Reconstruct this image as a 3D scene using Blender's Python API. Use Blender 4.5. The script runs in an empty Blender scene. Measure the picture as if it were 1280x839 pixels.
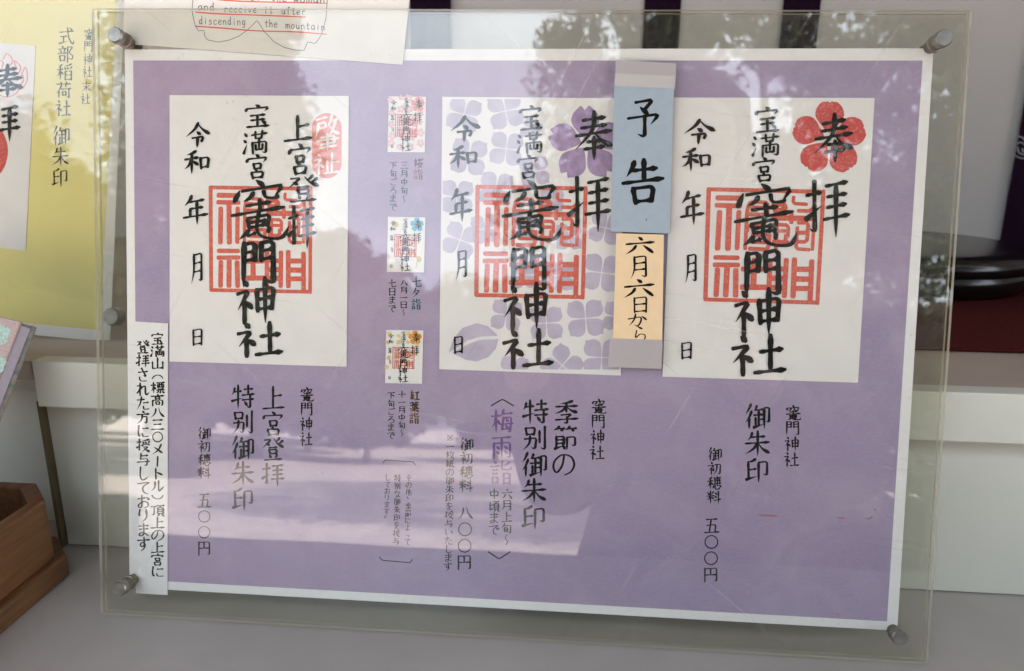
import bpy, bmesh, math, random
from mathutils import Matrix, Vector
random.seed(7)
S = bpy.context.scene
COL = S.collection
RAD = math.radians

# ------------------------------------------------------------------ camera
FPX, PW, PH = 930.0, 1280.0, 839.0            # focal length in photo pixels, photo size
CR = Matrix(((0.9965934, -0.02902536, 0.07719538),
             (0.0820449, 0.25381419, -0.96376708),
             (0.0083804, 0.9668174, 0.25533093)))
CP = Vector((0.03426103, -0.34907669, 0.26384004))
cam = bpy.data.cameras.new('camera'); cam.sensor_width = 36.0
cam.lens = FPX / PW * 36.0; cam.clip_start = 0.01; cam.clip_end = 600
cam.dof.use_dof = True; cam.dof.focus_distance = 0.40; cam.dof.aperture_fstop = 11.5     # a phone lens held close: what the sheet mirrors is soft
co = bpy.data.objects.new('camera', cam); COL.objects.link(co)
co.matrix_world = Matrix.Translation(CP) @ CR.to_4x4()
S.camera = co

# ------------------------------------------------------------------ light
SUN_EL, SUN_AZ = 52.0, 118.0                    # azimuth measured from -Y towards +X
sd = Vector((math.sin(RAD(SUN_AZ)) * math.cos(RAD(SUN_EL)),
             -math.cos(RAD(SUN_AZ)) * math.cos(RAD(SUN_EL)), math.sin(RAD(SUN_EL))))
W = bpy.data.worlds.new('World'); S.world = W; W.use_nodes = True
nt = W.node_tree
sky = nt.nodes.new('ShaderNodeTexSky'); sky.sky_type = 'NISHITA'; sky.sun_disc = False
sky.sun_elevation = RAD(SUN_EL); sky.sun_rotation = math.atan2(sd.x, sd.y)
sky.dust_density = 4.0; sky.ozone_density = 1.0; sky.air_density = 1.0
bg = nt.nodes['Background']; bg.inputs['Strength'].default_value = 0.13
# a bright bank of thin cloud over most of the sky
tcw = nt.nodes.new('ShaderNodeTexCoord'); mpw = nt.nodes.new('ShaderNodeMapping'); mpw.inputs['Scale'].default_value = (1, 1, 2.2)
nzw = nt.nodes.new('ShaderNodeTexNoise'); nzw.inputs['Scale'].default_value = 1.6; nzw.inputs['Detail'].default_value = 6
rpw = nt.nodes.new('ShaderNodeMapRange'); rpw.inputs[1].default_value = 0.30; rpw.inputs[2].default_value = 0.62; rpw.inputs[3].default_value = 0.25
mxw = nt.nodes.new('ShaderNodeMix'); mxw.data_type = 'RGBA'; mxw.inputs[7].default_value = (6.0, 6.6, 7.4, 1)
nt.links.new(tcw.outputs['Generated'], mpw.inputs[0]); nt.links.new(mpw.outputs[0], nzw.inputs['Vector'])
nt.links.new(nzw.outputs[0], rpw.inputs[0]); nt.links.new(rpw.outputs[0], mxw.inputs[0])
nt.links.new(sky.outputs[0], mxw.inputs[6]); nt.links.new(mxw.outputs[2], bg.inputs['Color'])
sl = bpy.data.lights.new('sun', 'SUN'); sl.energy = 4.2; sl.angle = RAD(0.5); sl.color = (1, 0.93, 0.84)
so = bpy.data.objects.new('sun', sl); COL.objects.link(so)
so.rotation_euler = sd.to_track_quat('Z', 'Y').to_euler()
V = S.view_settings
V.view_transform = 'Standard'; V.look = 'None'; V.gamma = 1.0; V.use_curve_mapping = False
V.exposure = 2.7
S.render.engine = 'CYCLES'
S.cycles.use_denoising = True
S.cycles.max_bounces = 12; S.cycles.transparent_max_bounces = 24
S.cycles.caustics_reflective = False; S.cycles.caustics_refractive = False

# ------------------------------------------------------------------ frames
class Frame:
    """a plane in the place: local x right, y up the plane, z out of it"""
    def __init__(s, m):
        s.m = m; i = m.inverted(); s.c = i @ CP; s.r = i.to_3x3() @ CR
    def at(s, px, py, z=0.0):
        d = s.r @ Vector(((px - PW / 2) / FPX, (PH / 2 - py) / FPX, -1.0))
        t = (z - s.c.z) / d.z
        return s.c + d * t
def lean_frame(o, deg):
    a = RAD(deg)
    return Matrix(((1, 0, 0, o[0]), (0, math.sin(a), -math.cos(a), o[1]), (0, math.cos(a), math.sin(a), o[2]), (0, 0, 0, 1)))
BOARD = Frame(lean_frame((0, 0.03167429, 0.16295011), 11))
LEFT = Frame(lean_frame((-0.36, 0.106, 0.135), 12))
WALLF = Frame(lean_frame((0, 0.597, 0), 0))
WORLD = Frame(Matrix.Identity(4))

# ------------------------------------------------------------------ materials
def mat(name, color, rough=0.6, noise=0.0, scale=30, metal=0.0, spec=0.5, bump=0.0, col2=None, coat=0.0, detail=4, stretch=None, lo=0.35, hi=0.65, trans=0.0):
    m = bpy.data.materials.new(name); m.use_nodes = True
    n = m.node_tree.nodes; l = m.node_tree.links; b = n['Principled BSDF']
    b.inputs['Base Color'].default_value = (*color, 1); b.inputs['Roughness'].default_value = rough
    b.inputs['Metallic'].default_value = metal; b.inputs['Specular IOR Level'].default_value = spec
    b.inputs['Coat Weight'].default_value = coat
    if noise or col2:
        tc = n.new('ShaderNodeTexCoord'); mp = n.new('ShaderNodeMapping')
        if stretch: mp.inputs['Scale'].default_value = stretch
        tx = n.new('ShaderNodeTexNoise'); tx.inputs['Scale'].default_value = scale; tx.inputs['Detail'].default_value = detail
        rp = n.new('ShaderNodeValToRGB')
        c2 = col2 or tuple(max(0, c * (1 - noise)) for c in color)
        rp.color_ramp.elements[0].color = (*c2, 1); rp.color_ramp.elements[1].color = (*color, 1)
        rp.color_ramp.elements[0].position = lo; rp.color_ramp.elements[1].position = hi
        l.new(tc.outputs['Object'], mp.inputs[0]); l.new(mp.outputs[0], tx.inputs['Vector'])
        l.new(tx.outputs[0], rp.inputs[0]); l.new(rp.outputs[0], b.inputs['Base Color'])
        if bump:
            bp = n.new('ShaderNodeBump'); bp.inputs['Strength'].default_value = bump; bp.inputs['Distance'].default_value = 0.001
            l.new(tx.outputs[0], bp.inputs['Height']); l.new(bp.outputs[0], b.inputs['Normal'])
    return m

def acrylic(name, tint, dust=0.02, haze=0.0):
    m = bpy.data.materials.new(name); m.use_nodes = True
    n = m.node_tree.nodes; l = m.node_tree.links; n.remove(n['Principled BSDF']); out = n['Material Output']
    lw = n.new('ShaderNodeLayerWeight'); lw.inputs['Blend'].default_value = 0.5
    p = n.new('ShaderNodeMath'); p.operation = 'POWER'; p.inputs[1].default_value = 5
    a = n.new('ShaderNodeMath'); a.operation = 'MULTIPLY_ADD'; a.inputs[1].default_value = 0.96; a.inputs[2].default_value = 0.042
    l.new(lw.outputs['Facing'], p.inputs[0]); l.new(p.outputs[0], a.inputs[0])
    tr = n.new('ShaderNodeBsdfTransparent'); tr.inputs[0].default_value = (*tint, 1)
    gl = n.new('ShaderNodeBsdfGlossy'); gl.inputs['Roughness'].default_value = 0.012
    df = n.new('ShaderNodeBsdfDiffuse'); df.inputs[0].default_value = (0.75, 0.73, 0.66, 1)
    tc = n.new('ShaderNodeTexCoord')
    # faint waviness of the cast sheet
    nz = n.new('ShaderNodeTexNoise'); nz.inputs['Scale'].default_value = 14; nz.inputs['Detail'].default_value = 1
    bp = n.new('ShaderNodeBump'); bp.inputs['Strength'].default_value = 0.05; bp.inputs['Distance'].default_value = 0.002
    l.new(tc.outputs['Object'], nz.inputs['Vector']); l.new(nz.outputs[0], bp.inputs['Height']); l.new(bp.outputs[0], gl.inputs['Normal'])
    # smears, dust specks
    n2 = n.new('ShaderNodeTexNoise'); n2.inputs['Scale'].default_value = 22; n2.inputs['Detail'].default_value = 8
    r2 = n.new('ShaderNodeMapRange'); r2.inputs[1].default_value = 0.4; r2.inputs[2].default_value = 0.75
    r2.inputs[3].default_value = dust * 0.4; r2.inputs[4].default_value = dust * 1.8
    l.new(tc.outputs['Object'], n2.inputs['Vector']); l.new(n2.outputs[0], r2.inputs[0])
    vo = n.new('ShaderNodeTexVoronoi'); vo.inputs['Scale'].default_value = 130
    sp = n.new('ShaderNodeMapRange'); sp.inputs[1].default_value = 0.13; sp.inputs[2].default_value = 0.07; sp.inputs[3].default_value = 0.0; sp.inputs[4].default_value = 0.12
    nz3 = n.new('ShaderNodeTexNoise'); nz3.inputs['Scale'].default_value = 9; nz3.inputs['Detail'].default_value = 3
    gt = n.new('ShaderNodeMapRange'); gt.inputs[1].default_value = 0.52; gt.inputs[2].default_value = 0.66
    ml = n.new('ShaderNodeMath'); ml.operation = 'MULTIPLY'; ad = n.new('ShaderNodeMath'); ad.operation = 'ADD'
    l.new(tc.outputs['Object'], vo.inputs['Vector']); l.new(vo.outputs['Distance'], sp.inputs[0]); l.new(tc.outputs['Object'], nz3.inputs['Vector'])
    l.new(nz3.outputs[0], gt.inputs[0]); l.new(sp.outputs[0], ml.inputs[0]); l.new(gt.outputs[0], ml.inputs[1])
    l.new(r2.outputs[0], ad.inputs[0]); l.new(ml.outputs[0], ad.inputs[1]); r2 = ad
    # hairline scratches from wiping, in two directions
    for rz, sc in ((0.5, (620, 9, 1)), (-0.9, (540, 7, 1)), (0.15, (8, 700, 1))):
        mq = n.new('ShaderNodeMapping'); mq.inputs['Scale'].default_value = sc; mq.inputs['Rotation'].default_value = (0, 0, 0)
        mr = n.new('ShaderNodeMapping'); mr.inputs['Rotation'].default_value = (0, 0, rz)
        ns = n.new('ShaderNodeTexNoise'); ns.inputs['Scale'].default_value = 1; ns.inputs['Detail'].default_value = 1
        th = n.new('ShaderNodeMapRange'); th.inputs[1].default_value = 0.72; th.inputs[2].default_value = 0.80; th.inputs[4].default_value = 0.10
        a2 = n.new('ShaderNodeMath'); a2.operation = 'ADD'
        l.new(tc.outputs['Object'], mr.inputs[0]); l.new(mr.outputs[0], mq.inputs[0]); l.new(mq.outputs[0], ns.inputs['Vector'])
        l.new(ns.outputs[0], th.inputs[0]); l.new(th.outputs[0], a2.inputs[0]); l.new(r2.outputs[0], a2.inputs[1]); r2 = a2
    m1 = n.new('ShaderNodeMixShader'); m2 = n.new('ShaderNodeMixShader')
    l.new(r2.outputs[0], m1.inputs[0]); l.new(tr.outputs[0], m1.inputs[1]); l.new(df.outputs[0], m1.inputs[2])
    l.new(a.outputs[0], m2.inputs[0]); l.new(m1.outputs[0], m2.inputs[1]); l.new(gl.outputs[0], m2.inputs[2])
    l.new(m2.outputs[0], out.inputs[0])
    return m
def clear_mix(name, color, alpha, rough=0.5):
    m = bpy.data.materials.new(name); m.use_nodes = True
    b = m.node_tree.nodes['Principled BSDF']
    b.inputs['Base Color'].default_value = (*color, 1); b.inputs['Alpha'].default_value = alpha; b.inputs['Roughness'].default_value = rough
    return m
def worn_red(name, c, c2, scale=900):
    return mat(name, c, 0.85, col2=c2, scale=scale, spec=0.1, lo=0.3, hi=0.5, detail=6)

def wood(name, c, c2, sc=(8, 90, 90)):
    return mat(name, c, 0.45, col2=c2, scale=3, spec=0.4, stretch=sc, lo=0.3, hi=0.7, detail=6, bump=0.1)

def washi(name, a, b, c):
    """mottled printed paper: two broad tones, clouds and fine fibres"""
    m = bpy.data.materials.new(name); m.use_nodes = True
    n = m.node_tree.nodes; l = m.node_tree.links; P = n['Principled BSDF']
    P.inputs['Roughness'].default_value = 0.75; P.inputs['Specular IOR Level'].default_value = 0.15
    tc = n.new('ShaderNodeTexCoord')
    def noise(scale, det, dist=0.0, st=None):
        t = n.new('ShaderNodeTexNoise'); t.inputs['Scale'].default_value = scale; t.inputs['Detail'].default_value = det
        t.inputs['Distortion'].default_value = dist
        if st:
            mp = n.new('ShaderNodeMapping'); mp.inputs['Scale'].default_value = st
            l.new(tc.outputs['Object'], mp.inputs[0]); l.new(mp.outputs[0], t.inputs['Vector'])
        else: l.new(tc.outputs['Object'], t.inputs['Vector'])
        return t
    def mix(f, x, y):
        k = n.new('ShaderNodeMix'); k.data_type = 'RGBA'
        l.new(f, k.inputs[0])
        for v, s in ((x, k.inputs[6]), (y, k.inputs[7])):
            if isinstance(v, tuple): s.default_value = (*v, 1)
            else: l.new(v, s)
        return k.outputs[2]
    def ramp(t, lo, hi, top=1.0):
        r = n.new('ShaderNodeMapRange'); r.inputs[1].default_value = lo; r.inputs[2].default_value = hi; r.inputs[4].default_value = top
        l.new(t.outputs[0], r.inputs[0]); return r.outputs[0]
    c1 = mix(ramp(noise(7, 5, 0.6, (0.6, 1.6, 1)), 0.35, 0.65), a, b)
    c2 = mix(ramp(noise(38, 8, 1.0), 0.45, 0.8, 0.5), c1, c)
    c3 = mix(ramp(noise(420, 3, 0.5, (1, 2.5, 1)), 0.45, 0.8, 0.34), c2, c)
    l.new(c3, P.inputs['Base Color'])
    return m

M = {}
M['paper'] = mat('white_paper', (0.74, 0.73, 0.72), 0.8, noise=0.03, scale=300, spec=0.15)
M['card'] = mat('card_paper', (0.72, 0.70, 0.68), 0.8, noise=0.04, scale=60, spec=0.15)
M['print'] = washi('purple_washi_print', (0.300, 0.243, 0.368), (0.362, 0.275, 0.392), (0.43, 0.365, 0.475))
M['ink'] = mat('black_ink', (0.010, 0.0095, 0.009), 0.8, spec=0.06, noise=0.4, scale=500)
M['seal'] = worn_red('vermilion_seal_ink', (0.56, 0.105, 0.075), (0.60, 0.22, 0.17))
M['red'] = worn_red('red_crest_ink', (0.52, 0.075, 0.07), (0.58, 0.19, 0.18))
M['pink'] = worn_red('pink_crest_ink', (0.66, 0.25, 0.23), (0.68, 0.34, 0.31))
M['violet'] = mat('violet_crest_ink', (0.375, 0.265, 0.44), 0.85, noise=0.25, scale=250, spec=0.1)
M['lilac'] = mat('lilac_pattern_ink', (0.50, 0.45, 0.565), 0.85, noise=0.15, scale=90, spec=0.1)
M['plum'] = mat('purple_letter_ink', (0.19, 0.10, 0.27), 0.85, spec=0.1, noise=0.2, scale=200)
M['rose'] = mat('rose_letter_ink', (0.24, 0.11, 0.15), 0.85, spec=0.1, noise=0.6, scale=120)
M['teal'] = mat('teal_letter_ink', (0.02, 0.10, 0.14), 0.85, spec=0.1, noise=0.6, scale=120)
M['amber'] = mat('amber_letter_ink', (0.16, 0.07, 0.02), 0.85, spec=0.1, noise=0.8, scale=160)
M['palepink'] = mat('pale_pink_ink', (0.70, 0.45, 0.47), 0.85, spec=0.1, noise=0.1, scale=100)
M['sky_ink'] = mat('sky_blue_ink', (0.12, 0.42, 0.58), 0.85, spec=0.1, noise=0.1, scale=100)
M['gold_ink'] = mat('pale_gold_ink', (0.66, 0.52, 0.22), 0.85, spec=0.1, noise=0.1, scale=100)
M['orange_ink'] = mat('orange_ink', (0.68, 0.27, 0.04), 0.85, spec=0.1, noise=0.1, scale=100)
M['white_ink'] = mat('white_letter', (0.74, 0.70, 0.68), 0.85, spec=0.1, noise=0.05, scale=100)
M['bluepaper'] = mat('pale_blue_paper', (0.265, 0.315, 0.35), 0.8, noise=0.05, scale=200, spec=0.2)
M['orangepaper'] = mat('pale_orange_paper', (0.61, 0.455, 0.27), 0.8, noise=0.05, scale=200, spec=0.2)
M['tape'] = clear_mix('translucent_tape', (0.55, 0.50, 0.47), 0.5, 0.35)
M['tape2'] = clear_mix('mending_tape', (0.36, 0.32, 0.31), 0.82, 0.5)
M['notepaper'] = mat('note_paper', (0.66, 0.63, 0.58), 0.75, noise=0.05, scale=80, spec=0.2)
M['pen'] = mat('grey_pen', (0.10, 0.095, 0.09), 0.8)
M['marker'] = mat('red_marker', (0.68, 0.10, 0.055), 0.8, noise=0.2, scale=300)
M['smear'] = clear_mix('red_smear', (0.55, 0.12, 0.16), 0.45, 0.8)
M['acrylic'] = acrylic('clear_acrylic', (0.965, 0.963, 0.945), 0.010)
M['acrylic_back'] = acrylic('clear_acrylic_back', (0.962, 0.959, 0.93), 0.012)
M['acrylic_edge'] = clear_mix('acrylic_edge', (0.70, 0.65, 0.49), 0.58, 0.3)
M['acrylic_rim'] = clear_mix('acrylic_dark_edge', (0.20, 0.19, 0.15), 0.55, 0.3)
M['shaft'] = mat('brass_shaft', (0.20, 0.17, 0.13), 0.4, metal=0.7, noise=0.3, scale=200)
M['steel'] = mat('brushed_steel', (0.36, 0.34, 0.31), 0.42, metal=1.0, noise=0.3, scale=200)
M['rubber'] = mat('grey_washer', (0.20, 0.19, 0.17), 0.6)
M['counter'] = mat('white_laminate', (0.37, 0.34, 0.312), 0.45, noise=0.10, scale=14, spec=0.35, detail=10, bump=0.04)
M['panel'] = mat('white_painted_panel', (0.55, 0.548, 0.475), 0.5, noise=0.03, scale=30, spec=0.4)
M['ledge'] = mat('beige_shelf', (0.40, 0.33, 0.27), 0.5, noise=0.08, scale=20, spec=0.4)
M['seam'] = mat('brown_edge_band', (0.13, 0.095, 0.05), 0.5, noise=0.2, scale=40)
M['wall'] = mat('grey_wall', (0.56, 0.54, 0.52), 0.85, noise=0.05, scale=6)
M['ceiling'] = mat('ceiling_boards', (0.22, 0.20, 0.18), 0.7, noise=0.3, scale=5, stretch=(1, 12, 1))
M['curtain'] = mat('dark_purple_cloth', (0.019, 0.006, 0.022), 0.9, noise=0.3, scale=300, spec=0.1)
M['crest'] = mat('white_crest_thread', (0.42, 0.42, 0.42), 0.9)
M['felt'] = mat('dark_red_felt', (0.075, 0.010, 0.009), 0.95, noise=0.3, scale=500, spec=0.1)
M['lacquer'] = mat('black_lacquer', (0.007, 0.006, 0.005), 0.2, spec=0.4, coat=0.0)
M['wood'] = wood('honey_wood', (0.20, 0.088, 0.032), (0.115, 0.048, 0.017), (70, 7, 90))
M['wood_dark'] = wood('honey_wood_base', (0.175, 0.078, 0.028), (0.095, 0.039, 0.014), (70, 7, 90))
M['yellow'] = mat('yellow_poster_print', (0.76, 0.68, 0.27), 0.75, noise=0.12, scale=4, spec=0.15)
M['cover'] = mat('dusty_pink_brocade', (0.40, 0.30, 0.28), 0.9, noise=0.25, scale=900)
M['mint'] = mat('mint_brocade_flower', (0.36, 0.50, 0.44), 0.9, noise=0.3, scale=700)
M['green_brocade'] = mat('green_brocade', (0.13, 0.19, 0.15), 0.9, noise=0.6, scale=250, col2=(0.33, 0.25, 0.23))
M['pages'] = mat('lavender_page_block', (0.52, 0.46, 0.54), 0.8, noise=0.1, scale=400, stretch=(40, 1, 1))
M['ground'] = mat('pale_gravel_ground', (0.52, 0.45, 0.41), 0.95, noise=0.25, scale=3, detail=8)
M['bark'] = mat('tree_bark', (0.12, 0.09, 0.065), 0.9, noise=0.5, scale=8)
def leafmat(name, c, c2):
    m = mat(name, c, 0.6, col2=c2, scale=0.9, spec=0.12)
    return m
M['leaf'] = leafmat('green_leaves', (0.050, 0.070, 0.024), (0.026, 0.042, 0.015))
M['leaf2'] = leafmat('dark_leaves', (0.034, 0.050, 0.020), (0.018, 0.030, 0.012))
M['skin'] = mat('skin', (0.50, 0.32, 0.24), 0.55, noise=0.08, scale=30)
M['jacket'] = mat('dark_jacket_cloth', (0.035, 0.033, 0.045), 0.9, noise=0.3, scale=60)
M['trousers'] = mat('charcoal_trouser_cloth', (0.03, 0.03, 0.035), 0.9, noise=0.3, scale=60)
M['hair'] = mat('black_hair', (0.015, 0.012, 0.01), 0.5, noise=0.4, scale=80, stretch=(1, 1, 8))
M['phone'] = mat('phone_black', (0.02, 0.02, 0.022), 0.3)
M['lens'] = mat('lens_glass', (0.005, 0.005, 0.008), 0.05)
M['eye'] = mat('dark_eye', (0.02, 0.015, 0.01), 0.2)
M['lip'] = mat('lip', (0.40, 0.18, 0.15), 0.5)

# ------------------------------------------------------------------ mesh helpers
class MB:
    def __init__(s): s.v = []; s.f = []; s.mi = []
    def add(s, vs, fs, mi=0):
        o = len(s.v); s.v += [tuple(v) for v in vs]; s.f += [tuple(i + o for i in f) for f in fs]; s.mi += [mi] * len(fs)
    def box(s, x0, y0, z0, x1, y1, z1, mi=0):
        vs = [(x, y, z) for z in (z0, z1) for y in (y0, y1) for x in (x0, x1)]
        s.add(vs, [(0, 2, 3, 1), (4, 5, 7, 6), (0, 1, 5, 4), (2, 6, 7, 3), (0, 4, 6, 2), (1, 3, 7, 5)], mi)
    def prism(s, poly, z0, z1, side=0, top=0):
        """polygon (counter-clockwise seen from +z), list of (x,y), between two heights"""
        n = len(poly)
        s.add([(p[0], p[1], z0) for p in poly] + [(p[0], p[1], z1) for p in poly],
              [tuple(range(n - 1, -1, -1)), tuple(range(n, 2 * n))], top)
        o = len(s.v) - 2 * n
        for i in range(n):
            j = (i + 1) % n
            s.f.append((o + i, o + j, o + n + j, o + n + i)); s.mi.append(side)
    def lathe(s, prof, c=(0, 0, 0), n=32, axis='z', mi=0):
        vs = []; fs = []
        for r, h in prof:
            for k in range(n):
                a = 2 * math.pi * k / n
                vs.append((c[0] + r * math.cos(a), c[1] + r * math.sin(a), c[2] + h))
        for i in range(len(prof) - 1):
            for k in range(n):
                j = (k + 1) % n
                fs.append((i * n + k, i * n + j, (i + 1) * n + j, (i + 1) * n + k))
        fs.append(tuple(range(n - 1, -1, -1))); m = (len(prof) - 1) * n
        fs.append(tuple(range(m, m + n)))
        s.add(vs, fs, mi)
    def tube(s, pts, rads, n=8, mi=0):
        pts = [Vector(p) for p in pts]; vs = []; fs = []
        up = Vector((0.3, 0.2, 0.93)).normalized()
        for i, p in enumerate(pts):
            d = (pts[min(i + 1, len(pts) - 1)] - pts[max(i - 1, 0)]).normalized()
            a = d.cross(up)
            if a.length < 0.1: a = d.cross(Vector((1, 0, 0)))
            a.normalize(); b = d.cross(a)
            for k in range(n):
                t = 2 * math.pi * k / n
                vs.append(p + (a * math.cos(t) + b * math.sin(t)) * rads[i])
        for i in range(len(pts) - 1):
            for k in range(n):
                j = (k + 1) % n
                fs.append((i * n + k, i * n + j, (i + 1) * n + j, (i + 1) * n + k))
        fs.append(tuple(range(n - 1, -1, -1))); m = (len(pts) - 1) * n; fs.append(tuple(range(m, m + n)))
        s.add(vs, fs, mi)

def tag(o, label=None, cat=None, group=None, kind=None):
    if label: o['label'] = label
    if cat: o['category'] = cat
    if group: o['group'] = group
    if kind: o['kind'] = kind
    return o
def build(name, mb, mats, parent=None, frame=WORLD, anchor=(0, 0, 0), smooth=False, bevel=0.0):
    """link the collected mesh as ONE object; vertices are given in the frame, anchor is the object's origin there"""
    a = Vector(anchor)
    me = bpy.data.meshes.new(name)
    me.from_pydata([tuple(Vector(v) - a) for v in mb.v], [], mb.f)
    if not isinstance(mats, (list, tuple)): mats = [mats]
    for m in mats: me.materials.append(m)
    me.polygons.foreach_set('material_index', mb.mi)
    if smooth: me.polygons.foreach_set('use_smooth', [True] * len(me.polygons))
    me.update()
    o = bpy.data.objects.new(name, me); COL.objects.link(o)
    if parent: o.parent = parent
    else: o.matrix_world = frame.m @ Matrix.Translation(a)
    if bevel:
        b = o.modifiers.new('bevel', 'BEVEL'); b.width = bevel; b.segments = 2; b.limit_method = 'ANGLE'
    return o
def thing(name, label, cat, frame=WORLD, anchor=(0, 0, 0), group=None):
    o = bpy.data.objects.new(name, None); COL.objects.link(o); o.empty_display_size = 0.02
    o.matrix_world = frame.m @ Matrix.Translation(Vector(anchor))
    return tag(o, label, cat, group)
def structure(name, mb, m, **k): return tag(build(name, mb, m, **k), kind='structure')

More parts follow.
